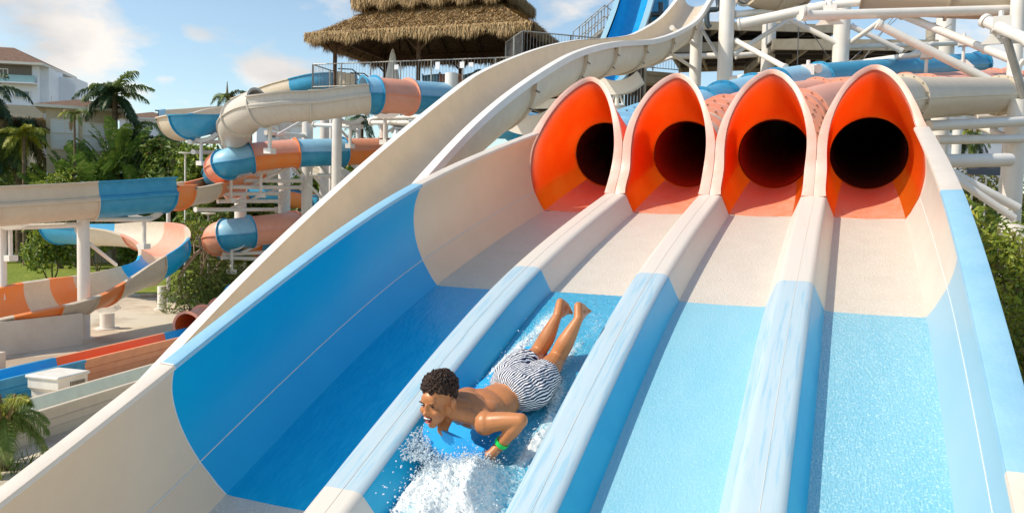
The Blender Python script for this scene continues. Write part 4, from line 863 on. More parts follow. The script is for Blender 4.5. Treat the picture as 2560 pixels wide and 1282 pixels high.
# far roofs and walls
def simple(name, label, x, x2, D, yt, dep, m_, rise, wins, nf=1, roofm='shingle'):
    p, d, s, Ln = bframe(x, D, x2, D*1.02); hz_ = Zat((x+x2)/2, yt, D); R = np.array([d, s, [0, 0, 1]]); root = emp(name, label, 'building', p)
    b = MB(); b.box(p+d*Ln/2+s*dep/2+[0, 0, hz_/2], (Ln, dep, hz_), R); b.build('wall', m_, root, smooth=False)
    if rise: hip(root, p, d, s, Ln, dep, hz_, rise, .5, m_=roofm)
    else:
        b = MB(); b.box(p+d*Ln/2+s*dep/2+[0, 0, hz_+.15], (Ln+.5, dep+.5, .3), R); b.build('roof', 'trim', root, smooth=False)
    for a0, a1, y0, y1, mm in wins: window(root, p, d, s, a0, a1, Zat(x, y1, D), Zat(x, y0, D), mm)
simple('far_building', 'distant building with a reddish brown roof between the bushes and the bowl flume', 300, 445, 90, 300, 8, 'plaster_white', 1.0, [(1, 2.4, 320, 335, 'glass'), (4, 5.4, 320, 335, 'glass')])
simple('far_building', 'distant white and grey building seen between the masts under the blue tube', 985, 1200, 80, 318, 8, 'plaster_white', 0, [(.7, 1.5, 335, 360, 'glass'), (2.2, 3.4, 335, 360, 'glass'), (4, 4.8, 335, 360, 'glass')])
simple('far_building', 'dim building with dark balconies behind the white frame at the right', 2330, 2530, 60, 262, 10, 'plaster_white', 0, [(.4, 1.8, 275, 290, 'plaster_dark'), (2.3, 3.8, 275, 290, 'plaster_dark'), (4.2, 5.4, 275, 290, 'plaster_dark'), (.4, 1.4, 305, 322, 'glass'), (2, 3.2, 308, 322, 'glass'), (3.9, 5, 308, 322, 'glass'), (.4, 1.4, 340, 362, 'glass'), (2.2, 3.2, 340, 362, 'glass')])
simple('far_building', 'small distant building behind the bent masts above the mid tube', 640, 760, 85, 312, 8, 'plaster_white', .8, [(1, 2, 330, 345, 'glass')])
# solar panel rack and fence at the right
rk = emp('panel_rack', 'dark solar panel rack on thin posts behind the bushes at the right', 'rack', at(2460, 470, 24)*[1, 1, 0]+[0, 0, 0])
b = MB(); a_, c_ = at(2418, 436, 24), at(2512, 440, 25); b.grid([[a_, c_], [a_+[.1, 1.1, .35], c_+[.1, 1.1, .35]]]); b.build('panel', 'dark_steel', rk)
for x in (2432, 2466, 2500):
    b = MB(); q_ = at(x, 440, 24.5); b.tube([q_, q_*[1, 1, 0]], .03, 6); b.build('leg', 'white_steel', rk)

# ------------------------------------------------------------ vegetation
def leaf_mesh(rg, cen, rad, n, ls, shell=.55, up=.3, asp=.45):
    """n leaves (folded diamonds) scattered through ellipsoids"""
    cen = np.asarray(cen, float); rad = np.asarray(rad, float); wv = np.prod(rad, axis=1)**.6; k = rg.choice(len(cen), n, p=wv/wv.sum())
    d = rg.normal(size=(n, 3)); d /= np.linalg.norm(d, axis=1)[:, None]; rr = shell+(1-shell)*rg.random(n)**.7
    rr *= 1+.22*np.sin(d[:, 0]*7+k)*np.cos(d[:, 2]*6+k*2)
    P = cen[k]+d*rad[k]*rr[:, None]
    nrm = d*.8+rg.normal(0, .6, (n, 3))+[0, 0, up]; nrm /= np.linalg.norm(nrm, axis=1)[:, None]
    a = rg.normal(size=(n, 3)); a -= nrm*(a*nrm).sum(1)[:, None]; a /= np.linalg.norm(a, axis=1)[:, None]; b = np.cross(nrm, a)
    s = (ls*rg.uniform(.6, 1.35, n))[:, None]
    V = np.stack([P-a*s*.5, P+b*s*asp*.5+nrm*s*.08, P+a*s*.5-nrm*s*.1, P-b*s*asp*.5+nrm*s*.08], 1)
    return V.reshape(-1, 3)
def leaves_obj(name, V, mats, probs, rg, parent):
    n = len(V)//4; m = MB(); m.v = [V]; m.n = len(V); m.f = [[4*i, 4*i+1, 4*i+2, 4*i+3] for i in range(n)]; m.m = rg.choice(len(mats), n, p=probs).tolist()
    return m.build(name, mats, parent, smooth=False)
def bush(name, label, base, h, w, n, ls, mats, probs, seed, group=None, trunk=True, lump=9, low=.1, cat='bush', stems=4, bark='bark', asp=.45):
    rg = np.random.default_rng(seed); base = np.array(base, float); root = emp(name, label, cat, base, group)
    cen, rad = [], []
    for i in range(lump):
        a = rg.uniform(0, 6.28); q = rg.uniform(0, .75)*w/2; z = rg.uniform(low, .85)*h; k = 1-.5*abs(z/h-.5)
        cen.append(base+[q*math.cos(a)*k, q*math.sin(a)*k, z]); r0 = rg.uniform(.20, .36)*min(w, h*1.2); rad.append([r0, r0, r0*rg.uniform(.6, .95)])
    leaves_obj('foliage', leaf_mesh(rg, cen, rad, n, ls, asp=asp), mats, probs, rg, root)
    if trunk:
        for i in range(stems):
            m = MB(); c = cen[i % len(cen)]; p0 = base+[rg.uniform(-.1, .1)*w*.5, rg.uniform(-.1, .1)*w*.5, 0]
            P = cr([p0, (p0*.6+c*.4)+rg.normal(0, .05*w, 3), c], 5)[0]; m.tube(P, np.linspace(.03*h**.5, .012, len(P)), 6)
            for j in range(4):
                t = rg.integers(3, len(P)-1); e = P[t]+rg.normal(0, .2*w, 3)+[0, 0, .15*h]; m.tube([P[t], (P[t]+e)/2+rg.normal(0, .03, 3), e], [.012, .009, .004], 5)
            m.build('stem', bark, root)
    return root
def palm(name, label, crown, D, base_z, nf, fl, mats, probs, seed, trunk_r=.16, droop=1.0, lw=.06, nl=34, up=.6, group='palms', wind=(0, 0), lean=(0, 0), llen=.42, spear=True):
    rg = np.random.default_rng(seed); c = np.array(crown, float); base = np.array([c[0]-lean[0], c[1]-lean[1], base_z]); root = emp(name, label, 'palm tree', base, group)
    P = cr([base, base*.5+c*.5+[lean[0]*.1, 0, 0], c], 8)[0]
    m = MB(); rr = np.linspace(trunk_r*1.25, trunk_r*.85, len(P)*3); PP = np.stack([np.interp(np.linspace(0, 1, len(rr)), np.linspace(0, 1, len(P)), P[:, k]) for k in range(3)], 1)
    rr = rr*(1+.06*(np.arange(len(rr)) % 2)); m.tube(PP, rr, 12); m.build('trunk', 'bark', root)
    crw = None
    for i in range(nf):
        el = up+rg.uniform(-1.05, .75)*(1-.0*i); az = i*2.399+rg.uniform(-.25, .25); L_ = fl*rg.uniform(.8, 1.1)
        if spear and i == 0: el = 1.35
        h0 = np.array([math.cos(az), math.sin(az), 0]); n = 14; pts = [c+h0*.05]; e = el
        for k in range(n):
            e -= droop*rg.uniform(.07, .15)*(1.15 if e > -.9 else .2); st = L_/n; dirv = h0*math.cos(e)+np.array([wind[0], wind[1], 0])*.25*k/n; dirv[2] = math.sin(e); pts.append(pts[-1]+dirv*st)
        pts = np.array(pts); T = np.gradient(pts, axis=0); T /= np.linalg.norm(T, axis=1)[:, None]
        S = np.cross(T, [0, 0, 1.]); S /= np.linalg.norm(S, axis=1)[:, None]+1e-9; Un = np.cross(S, T)
        m = MB(); m.tube(pts, np.linspace(.035, .006, len(pts)), 5)
        tt = np.linspace(.10, .995, nl); Vs = []
        ip = lambda A: np.stack([np.interp(tt*(len(pts)-1), range(len(pts)), A[:, k]) for k in range(3)], 1)
        p_, t_, s_, u_ = ip(pts), ip(T), ip(S), ip(Un); ll = llen*fl*np.sin(math.pi*np.clip(tt*.86+.12, 0, 1))**.7*.62
        V = []
        for sd_ in (-1, 1):
            dr = t_*.55+s_*sd_*.85+u_*rg.uniform(-.25, .35, nl)[:, None]+np.array([0, 0, -.35])+np.array([wind[0], wind[1], 0])*.3; dr /= np.linalg.norm(dr, axis=1)[:, None]
            tip = p_+dr*ll[:, None]*rg.uniform(.8, 1.1, nl)[:, None]; mid = p_+dr*ll[:, None]*.5+np.array([0, 0, .04*fl])
            tip[:, 2] -= ll*.25
            V.append(np.stack([p_-t_*lw*.5, mid-t_*lw*.5, tip, mid+t_*lw*.5, p_+t_*lw*.5], 1).reshape(-1, 3))
        V = np.concatenate(V); m.add(V, [[5*q, 5*q+1, 5*q+2, 5*q+3, 5*q+4] for q in range(2*nl)], 0)
        k = rg.choice(len(mats), p=probs); m.build('frond', mats[k], root, smooth=False)
    for i in range(7):
        az = i*.9; m = MB(); m.tube([c-[0, 0, .5], c+[.12*math.cos(az), .12*math.sin(az), -.05], c+[.3*math.cos(az), .3*math.sin(az), .35]], [.05, .05, .025], 5); m.build('leaf_base', 'palm_brown', root)
    return root
def paddle(name, label, base, H, nl, seed, L_=2.2, wd=.55, group='broad leaved plants', spread=1.0, fan=None, mats=('banana', 'leaf_dark'), trunk_h=0):
    """banana / traveller's palm: tall stalks with wide torn leaves"""
    rg = np.random.default_rng(seed); base = np.array(base, float); root = emp(name, label, 'plant', base, group); vr = np.array([.92, .38, 0])
    if trunk_h: 
        m = MB(); m.tube([base, base+[0, 0, trunk_h]], [.16, .2], 10); m.build('trunk', 'bark', root)
    for i in range(nl):
        if fan: f_ = -1+2*(i+.5)/nl; out_ = vr*f_*spread+np.array([-.38, .92, 0])*rg.uniform(-.15, .15); el = 1.52-abs(f_)*.5
        else: az = i*2.4+rg.uniform(-.3, .3); out_ = np.array([math.cos(az), math.sin(az), 0])*rg.uniform(.25, .8)*spread; el = rg.uniform(1.12, 1.5)
        on = out_/(np.linalg.norm(out_)+1e-9); b0 = base+[0, 0, trunk_h]; sh = (H-trunk_h)*rg.uniform(.42, .6)
        p1 = b0+on*math.cos(el)*sh+np.array([0, 0, math.sin(el)*sh]); pts = [p1]; e = el; n = 12
        for k in range(n): e -= rg.uniform(.02, .085); pts.append(pts[-1]+(on*math.cos(e)+np.array([0, 0, math.sin(e)]))*L_*rg.uniform(.9, 1.1)/n)
        m = MB(); m.tube(cr([b0, (b0+p1)/2, p1, pts[4]], 4)[0], .03, 6); pts = np.array(pts); T = np.gradient(pts, axis=0); T /= np.linalg.norm(T, axis=1)[:, None]
        S = np.cross(T, [0, 0, 1.]); S /= np.linalg.norm(S, axis=1)[:, None]+1e-9; rot = rg.uniform(-.7, .7); Un = np.cross(S, T); S = S*math.cos(rot)+Un*math.sin(rot); Un = np.cross(S, T)
        nn = 26; tt = np.linspace(0, 1, nn+1); ip = lambda A, t: np.array([np.interp(t*(len(pts)-1), range(len(pts)), A[:, k]) for k in range(3)])
        for sd_ in (-1, 1):
            j = 0
            while j < nn:
                w2 = rg.integers(1, 4); t0, t1 = tt[j], tt[min(j+w2, nn)]-.006; j += w2; hang = rg.uniform(-.5, .25); mv = []
                for t in (t0, (t0+t1)/2, t1):
                    ww = wd*math.sin(math.pi*min(max(t*.9+.07, 0), 1))**.55*rg.uniform(.9, 1.0)
                    c_, s_, u_ = ip(pts, t), ip(S, t), ip(Un, t); t_ = ip(T, t)
                    mv.append([c_, c_+s_*sd_*ww*.5+u_*.05*ww+t_*ww*.12, c_+s_*sd_*ww*.95+u_*ww*hang*.6+t_*ww*.3])
                m.grid(mv, 0)
        m.build('leaf', mats[rg.choice(len(mats), p=[.7, .3])], root, smooth=False)
    return root
def gz(x, y, D): 
    p = at(x, y, D); return np.array([p[0], p[1], 0.])
def H(x, y, D): return at(x, y, D)[2]
# palms
palm('palm_tree', 'tall palm with wind-blown dark green fronds standing clear against the sky, left', at(287, 238, 62), 62, 0, 24, 3.2, ['palm_teal', 'palm_green', 'palm_brown'], [.6, .32, .08], 11, .22, .85, .10, 44, .55)
palm('palm_tree', 'bushy palm with drooping fronds, in front of the hotel', at(45, 330, 62), 62, 0, 28, 4.0, ['palm_green', 'palm_teal', 'palm_brown'], [.55, .35, .1], 12, .22, 1.5, .11, 44, .75)
palm('palm_tree', 'low yellow-green palm in front of the bushy palm', at(60, 345, 59), 59, 0, 16, 2.1, ['palm_yellow', 'palm_green'], [.8, .2], 13, .15, 1.3, .10, 34, .8)
palm('palm_tree', 'dark palm fronds reaching in from the left edge over the white hotel', at(-45, 232, 60), 60, 0, 22, 3.6, ['palm_teal', 'palm_green'], [.7, .3], 14, .2, 1.0, .11, 40, .2)
palm('palm_tree', 'dark lower palm at the left edge under the hotel', at(-30, 345, 61), 61, 0, 22, 3.8, ['palm_teal', 'palm_green', 'palm_brown'], [.5, .3, .2], 15, .2, 1.3, .11, 40, .3)
palm('palm_tree', 'small palm with yellowish fronds blown right, before the shuttered windows', at(186, 288, 58), 58, 0, 11, 1.35, ['palm_yellow', 'palm_green', 'palm_brown'], [.2, .5, .3], 16, .08, 1.3, .04, 28, .9, wind=(.9, .4))
palm('palm_tree', 'small date palm with feathery fronds at the bottom left', at(8, 1040, 14.6), 14.6, 0, 18, 1.0, ['palm_bright', 'palm_yellow', 'palm_brown'], [.72, .2, .08], 17, .075, 1.0, .022, 50, .65, wind=(.25, .1), llen=.5)
palm('palm_tree', 'distant palm with a bare spike above the bowl flume', at(572, 246, 60), 60, 0, 12, 1.9, ['palm_teal', 'palm_green'], [.7, .3], 18, .12, 1.2, .06, 24, .5)
m = MB(); c_ = at(568, 246, 60); m.tube([c_, at(568, 204, 60)], [.12, .02], 6); m.build('palm_spike', 'palm_brown', label='bare brown spike of the distant palm above the bowl flume', cat='palm spike')
palm('palm_tree', 'distant palm crown seen through the masts below the beige trough', at(905, 302, 62), 62, 0, 16, 2.3, ['palm_teal', 'palm_green', 'palm_brown'], [.5, .3, .2], 19, .15, 1.3, .06, 26, .5)
palm('palm_tree', 'distant palm right of the white frame, below the dim building', at(2432, 338, 42), 42, 0, 16, 1.6, ['palm_green', 'palm_teal', 'palm_yellow'], [.6, .3, .1], 20, .18, 1.3, .05, 26, .5)
palm('palm_tree', 'squat palm half hidden right of the tall palm', at(335, 340, 63), 63, 0, 22, 3.4, ['palm_green', 'palm_teal', 'palm_brown'], [.5, .3, .2], 21, .2, 1.3, .10, 40, .5)
palm('palm_tree', 'shaggy palm with hanging fronds left of the bowl flume', at(395, 360, 64), 64, 0, 22, 3.4, ['palm_green', 'palm_teal', 'leaf_olive'], [.5, .2, .3], 22, .2, 1.5, .10, 40, .4)
# broad leaved plants
paddle('travellers_palm', 'tall fan of torn paddle leaves below the tall palm', gz(292, 440, 61), H(0, 282, 61), 13, 31, 3.0, .62, fan=1, spread=1.0, trunk_h=4.2)
paddle('banana_plant', 'dark clump of upright torn leaves left of the fan', gz(228, 440, 60), H(0, 325, 60)*.95, 16, 32, 2.8, .7, spread=.7, trunk_h=2.6)
paddle('banana_plant', 'clump of big leaves at the left of the plant row', gz(188, 440, 60.5), H(0, 335, 60.5)*.93, 14, 33, 2.6, .65, spread=.8, trunk_h=2.4)
paddle('banana_plant', 'low broad leaf clump above the pale green bush', gz(155, 445, 60), H(0, 360, 60)*.95, 10, 34, 2.0, .55, spread=.9, trunk_h=2.2)
paddle('banana_plant', 'wide clump of drooping leaves right of the fan', gz(345, 445, 61), H(0, 340, 61)*.93, 15, 35, 2.6, .6, spread=.9, trunk_h=2.6)
# bushes along the left
DK = ['leaf_dark', 'leaf_mid', 'leaf_olive']; PD = [.55, .3, .15]; MD = ['leaf_mid', 'leaf_dark', 'leaf_bright']; PM = [.5, .25, .25]
brow = [  # x, ytop, D, width px, ybase-ish, mats, n
 (20, 415, 66, 260, DK, PD, 2200), (110, 405, 66, 200, DK, PD, 2200), (455, 318, 60, 190, DK, PD, 3800), (360, 310, 67, 150, DK, PD, 3000), (530, 345, 53, 170, MD, PM, 3500),
 (420, 420, 60, 200, DK, PD, 3500), (300, 400, 66, 240, DK, PD, 3500), (520, 440, 46, 160, DK, PD, 3000), (210, 470, 68, 260, DK, PD, 3500), (60, 480, 69, 300, DK, PD, 3500),
 (620, 350, 56, 160, DK, PD, 2600), (700, 420, 55, 160, MD, PM, 2600), (800, 380, 58, 160, MD, PM, 2600), (880, 330, 60, 150, DK, PD, 2500), (960, 360, 60, 160, DK, PD, 2400), (-90, 430, 66, 260, DK, PD, 2200), (740, 520, 52, 160, DK, PD, 2500), (850, 560, 52, 170, MD, PM, 2500), (640, 600, 50, 150, MD, PM, 2500)]
desc = ['dark bush at the left edge beneath the hotel', 'dark bush before the beige building', 'tall dark bush left of the bowl flume supports', 'bushy tree right of the tall palm', 'green tree behind the bowl flume arms', 'dark bush behind the lamp post', 'dark hedge mass under the fan plant', 'dark bush behind the flume end', 'dark bush under the long open flume', 'shady bush under the flume at the far left', 'dark tree behind the bent beige trough', 'green tree behind the second mast', 'green tree right of the tallest mast', 'dark tree under the distant palm crown', 'dark tree in front of the distant grey building', 'dark bush outside the left edge', 'dark undergrowth behind the low spiral', 'green undergrowth left of the plunge slide', 'green shrub behind the low spiral tube']
for i, ((x, yt, D, wpx, mt_, pr_, n), ds) in enumerate(zip(brow, desc)):
    b0 = gz(x, yt, D); bush('bush', ds, b0, H(x, yt, D), wpx*D/2000, int(n*2.3), .0085*D, mt_, pr_, 100+i, 'dark bushes and trees behind the slides', lump=18, low=.15)
bush('bush', 'bright green flowering bush at the left above the long flume', gz(150, 400, 57), H(150, 398, 57), 2.8, 1800, .28, ['leaf_bright', 'leaf_mid', 'plaster_white'], [.6, .36, .04], 140, lump=9, low=.5)
bush('bush', 'yellow-green low shrub over the flume at the left', gz(95, 430, 57), H(95, 428, 57), 2.2, 900, .28, ['leaf_bright', 'leaf_mid'], [.7, .3], 141, lump=7, low=.6)
bush('small_tree', 'small leafy tree on the lawn left of the white mast', gz(130, 560, 48), H(130, 565, 48), 3.2, 1600, .34, ['leaf_mid', 'leaf_dark', 'leaf_bright'], [.45, .3, .25], 142, lump=8, low=.45, stems=3, cat='tree')
bush('small_tree', 'second little tree half hidden by the white mast', gz(245, 560, 56), H(245, 556, 56), 2.6, 900, .26, MD, PM, 143, lump=7, low=.45, stems=3, cat='tree')
for i, (x, y, D, w_, ds) in enumerate([(475, 660, 36, 2.6, 'low dark shrub right of the flume turn'), (560, 655, 37, 2.6, 'spiky low shrub under the low spiral'), (520, 690, 35, 2.4, 'dark low shrub at the deck edge'), (600, 690, 37, 2.4, 'low shrub at the foot of the plunge slide'), (640, 660, 40, 2.4, 'green low shrub beyond the plunge slide rim'), (560, 610, 41, 2.6, 'shrub below the lowest mast arms')]):
    bush('shrub', ds, gz(x, y, D), max(.7, H(x, y, D)), w_, 1300, .28, ['leaf_dark', 'leaf_mid', 'leaf_olive'], [.4, .35, .25], 160+i, 'low shrubs at the deck edge', lump=8, low=.2, asp=.2)
for i, (x, y, D, ds) in enumerate([(30, 640, 32, 'pale grass tuft at the left on the lawn'), (90, 700, 30, 'dark little plant behind the pool wall'), (560, 665, 39, 'tuft of dry grass stalks under the spiral'), (50, 1170, 14.2, 'plants at the foot of the date palm')]):
    rg = np.random.default_rng(180+i); b0 = gz(x, y, D) if y < 1000 else onZ(4, 1185, 0); m = MB()
    for k in range(160):
        p0 = b0+[rg.normal(0, .5), rg.normal(0, .5), 0]; q_ = p0+[rg.normal(0, .15), rg.normal(0, .15), rg.uniform(.5, 1.1) if i != 3 else rg.uniform(.15, .4)]; s_ = np.array([.02, 0, 0]); m.add([p0-s_, p0+s_, q_], [(0, 1, 2)])
    m.build('grass_tuft', 'palm_brown' if i in (0, 2) else 'leaf_mid', smooth=False, label=ds, cat='grass tuft')
# bare branched shrub (frangipani) under the flume
def branchy(name, label, base, H_, seed, spread=1.0):
    rg = np.random.default_rng(seed); root = emp(name, label, 'tree', base); tips = []
    def grow(p, d, L_, r, k, m):
        e = p+d*L_; m.tube([p, (p+e)/2+rg.normal(0, .04, 3)*L_, e], [r, r*.85, r*.7], 6)
        if k == 0: tips.append(e); return
        for j in range(2 if rg.random() < .6 else 3):
            nd = d+rg.normal(0, .45, 3)*spread; nd[2] = abs(nd[2])*.9+.15; nd /= np.linalg.norm(nd); grow(e, nd, L_*.78, r*.68, k-1, m)
    m = MB(); grow(np.array(base, float), np.array([0, 0, 1.]), H_*.27, .06*H_/2.5, 5, m); m.build('branches', 'bark_pale', root)
    V = []
    for t in tips: V.append(leaf_mesh(rg, [t], [[.2, .2, .12]], 7, .28, .3, asp=.3))
    leaves_obj('foliage', np.concatenate(V), ['leaf_mid', 'leaf_bright'], [.6, .4], rg, root); return root
branchy('frangipani_tree', 'pale bare-branched tree behind the turn of the open flume', gz(448, 600, 39), 5.0, 201)
branchy('frangipani_tree', 'second pale branched tree beside the slim grey post', gz(500, 600, 40), 4.4, 202)
# right hand side
for i, (x, y, D, w_, n, ls, mt_, pr_, ds) in enumerate([
    (2478, 445, 9.5, 1.5, 5200, .10, ['leaf_bright', 'leaf_mid', 'leaf_olive'], [.6, .28, .12], 'bright green leafy shrub behind the right wall, topmost'),
    (2560, 400, 9.5, 1.3, 4400, .10, ['leaf_bright', 'leaf_mid', 'palm_yellow'], [.45, .4, .15], 'yellow-green shrub at the right edge by the white frame'),
    (2540, 560, 8.2, 1.5, 5200, .09, ['leaf_mid', 'leaf_bright', 'leaf_olive'], [.3, .5, .2], 'green shrub half way down the right wall'),
    (2590, 640, 7.6, 1.2, 3600, .08, ['leaf_mid', 'leaf_dark', 'leaf_olive'], [.4, .4, .2], 'darker shrub low at the right edge')]):
    bush('shrub', ds, gz(x, y, D), H(x, y, D), w_, n, ls, mt_, pr_, 220+i, 'shrubs behind the right wall', lump=20, low=.35, stems=9, asp=.36)
for i, (x, y, D, w_, ds) in enumerate([(2400, 352, 34, 4, 'olive brown hedge left part behind the frame'), (2470, 350, 35, 4, 'olive brown hedge under the distant palm'), (2540, 352, 36, 4, 'olive brown hedge at the right edge'), (2420, 425, 26, 3.2, 'dark green bush beside the panel rack'), (2500, 470, 22, 3.4, 'green bush below the panel rack'), (2600, 440, 24, 4, 'green bush outside the right edge'), (2470, 520, 17, 3, 'shady bush beneath the sloping pipes')]):
    bush('hedge_bush', ds, gz(x, y, D), H(x, y, D), w_, 2200, .24, ['leaf_olive', 'palm_brown', 'leaf_mid'] if i < 3 else ['leaf_mid', 'leaf_dark', 'leaf_bright'], [.6, .2, .2] if i < 3 else [.4, .35, .25], 240+i, 'bushes beyond the right wall', lump=12, low=.15, trunk=True, stems=2)
# far treeline on both sides
for k, (x0, x1, yt, D) in enumerate([(-500, 700, 470, 95), (700, 1500, 440, 95), (2250, 3200, 470, 90)]):
    rg = np.random.default_rng(300+k); n = 26; cen = []; rad = []
    for i in range(n):
        x = x0+(x1-x0)*(i+.5)/n; p_ = gz(x, 500, D+rg.uniform(-3, 3)); h_ = H(x, yt+rg.uniform(-20, 25), D); cen.append(p_+[0, 0, h_*.5]); rad.append([abs(x1-x0)*D/2000/n*1.1, 3, h_*.55])
    o = leaves_obj('far_trees', leaf_mesh(rg, cen, rad, 9000, .9, .75), ['leaf_dark', 'leaf_mid', 'leaf_olive'], [.5, .3, .2], rg, None); o['kind'] = 'stuff'; o['label'] = ('far belt of trees beyond the lawn at the left', 'far belt of trees behind the masts', 'far belt of trees at the right')[k]; o['category'] = 'trees'

# ------------------------------------------------------------ rider on the mat, second lane
def S3(x, y, h): return onS(x, y, h)
def ellip(mb, c, A, B_, Cc, nu=20, nv=14, m=0):     # ellipsoid from three axis vectors
    th = np.linspace(0, 2*math.pi, nu, endpoint=False); ph = np.linspace(.02, math.pi-.02, nv); c = np.array(c)
    G = [[c+A*math.sin(p)*math.cos(t)+B_*math.sin(p)*math.sin(t)+Cc*math.cos(p) for t in th] for p in ph]; n0 = mb.n
    mb.grid(G, m, closev=True); mb.f += [[n0+i for i in range(nu)], [n0+(nv-1)*nu+i for i in range(nu)][::-1]]; mb.m += [m, m]
def ball(mb, c, r, m=0): ellip(mb, c, W((r, 0, 0)), W((0, r, 0)), W((0, 0, r)), 14, 10, m)
def limb(mb, P, R, n=6, m=0, seg=16):
    P = np.array(P, float); q, us = cr(P, n); r = np.interp(us, range(len(P)), R); mb.tube(q, r, seg, m=m); ball(mb, P[0], R[0], m); ball(mb, P[-1], R[-1], m)
def fused(mb, name, mats, parent, vox=.0055, smooth=4, fac=.5):
    o = mb.build(name, mats, parent, sharp=0); a = o.modifiers.new('r', 'REMESH'); a.mode = 'VOXEL'; a.voxel_size = vox; a.use_smooth_shade = True
    b = o.modifiers.new('s', 'SMOOTH'); b.factor = fac; b.iterations = smooth
    dg = bpy.context.evaluated_depsgraph_get(); me = bpy.data.meshes.new_from_object(o.evaluated_get(dg)); o.modifiers.clear(); old = o.data; o.data = me; bpy.data.meshes.remove(old); me.name = name
    if not me.materials: me.materials.append(MT[mats])
    for p in me.polygons: p.use_smooth = True
    return o
person = emp('person', 'laughing young man in striped swim shorts sliding head first on a blue mat', 'person', S3(1240, 1000, 0))
nrm = lambda x: x/np.linalg.norm(x)
SN, SF = S3(1213, 1057, .235), S3(1117, 990, .27)
EN, WN, HN = S3(1302, 1050, .27), S3(1246, 1116, .12), S3(1222, 1142, .09)
NB = S3(1160, 1022, .275); T1, T2, T3, T4 = S3(1176, 1026, .215), S3(1205, 1020, .18), S3(1245, 1003, .155), S3(1290, 972, .15)
lx = nrm(T4-T1); wx = SN-SF; wx -= lx*(wx @ lx); wx = nrm(wx); nx = nrm(np.cross(wx, lx)); nx = nx if nx[2] > 0 else -nx
HFa, HNe = S3(1297, 927, .13), S3(1345, 957, .125); KF, KN_ = S3(1343, 884, .085), S3(1391, 896, .085)
AF, AN = S3(1394, 788, .30), S3(1446, 797, .30); CF, CNr = S3(1366, 846, .175), S3(1412, 858, .175)
F2, F1 = S3(1401, 756, .345), S3(1446, 765, .345); B2, B1 = S3(1417, 775, .27), S3(1461, 778, .27); TO2, TO1 = S3(1427, 783, .20), S3(1472, 779, .22)
body = MB()
ellip(body, T1, wx*.142, lx*.10, nx*.080); ellip(body, T2, wx*.140, lx*.13, nx*.090); ellip(body, T3, wx*.118, lx*.12, nx*.082); ellip(body, T4, wx*.145, lx*.12, nx*.085)
for sg in (-1, 1): ellip(body, T2-lx*.05+wx*sg*.075+nx*.045, wx*.065, lx*.085, nx*.05)       # shoulder blades
limb(body, [SF*.75+T1*.25, T1+nx*.03, SN*.75+T1*.25], [.058, .075, .060])
ball(body, SN, .062); ball(body, SF, .058)
CH = at(1096, 998, 4.02)
K = -FW; fh = nrm(-RT*.56+K*.80-UP*.22); uh = UP+RT*.02+K*.12; uh = nrm(uh-fh*(uh @ fh)); sh = nrm(np.cross(fh, uh)); sh = sh if sh @ RT > 0 else -sh
hp = lambda s, u_, f: CH+sh*s+uh*u_+fh*f
limb(body, [NB-nx*.01, (NB+CH)/2-uh*.02-fh*.01, CH-uh*.03-fh*.02], [.062, .056, .058])
limb(body, [NB+wx*.09-uh*.01, (NB+CH)/2-uh*.03+wx*.02], [.035, .045]); limb(body, [NB-wx*.07, (NB+CH)/2-uh*.03-wx*.01], [.035, .045])
def he(s, u_, f, a, b, c): ellip(body, hp(s, u_, f), sh*a, uh*b, fh*c, 18, 12)
he(0, .032, -.012, .074, .088, .094); he(0, -.035, .032, .059, .084, .062); he(0, -.078, .038, .046, .038, .046); he(0, -.112, .060, .024, .017, .022)
he(-.024, .014, .080, .024, .009, .014); he(.024, .014, .080, .024, .009, .014); he(0, .03, .075, .045, .03, .018)
he(0, -.012, .094, .009, .024, .012); he(0, -.034, .108, .0135, .011, .015); he(.013, -.038, .098, .009, .008, .010); he(-.013, -.038, .098, .009, .008, .010)
for sg in (-1, 1): he(sg*.038, -.036, .068, .024, .022, .022); he(sg*.083, -.012, -.015, .013, .034, .021)
he(0, -.052, .090, .020, .007, .010); he(0, -.088, .078, .020, .008, .012)
limb(body, [SN, (SN+EN)/2+nx*.005, EN], [.056, .046, .036]); limb(body, [EN, EN*.6+WN*.4, WN], [.036, .038, .025])
EF = S3(1150, 1042, .17); HF = S3(1121, 1046, .235); limb(body, [SF, EF], [.052, .042]); limb(body, [EF, HF+uh*.03], [.04, .028])
# legs
limb(body, [T4-wx*.075+lx*.02, HFa, HFa*.45+KF*.55, KF], [.085, .080, .066, .050]); limb(body, [T4+wx*.075+lx*.02, HNe, HNe*.45+KN_*.55, KN_], [.088, .082, .070, .052])
limb(body, [KF, CF, CF*.5+AF*.5, AF], [.050, .051, .040, .027]); limb(body, [KN_, CNr, CNr*.5+AN*.5, AN], [.052, .053, .041, .027])
for a_, h_, b_, t_ in ((AF, F2, B2, TO2), (AN, F1, B1, TO1)):
    limb(body, [a_, h_], [.028, .027]); limb(body, [h_, (h_+b_)/2+nrm(b_-a_)*.01, b_], [.026, .029, .030]); limb(body, [a_, b_], [.028, .027])
    d_ = nrm(t_-b_); sd_ = nrm(np.cross(d_, b_-a_)); 
    for k in range(5): q = b_+sd_*(k-2)*.0145; limb(body, [q, q+d_*(.045-.004*abs(k-1))*.6, q+d_*(.05-.004*k)], [.0125, .0105, .009], 3, seg=8)
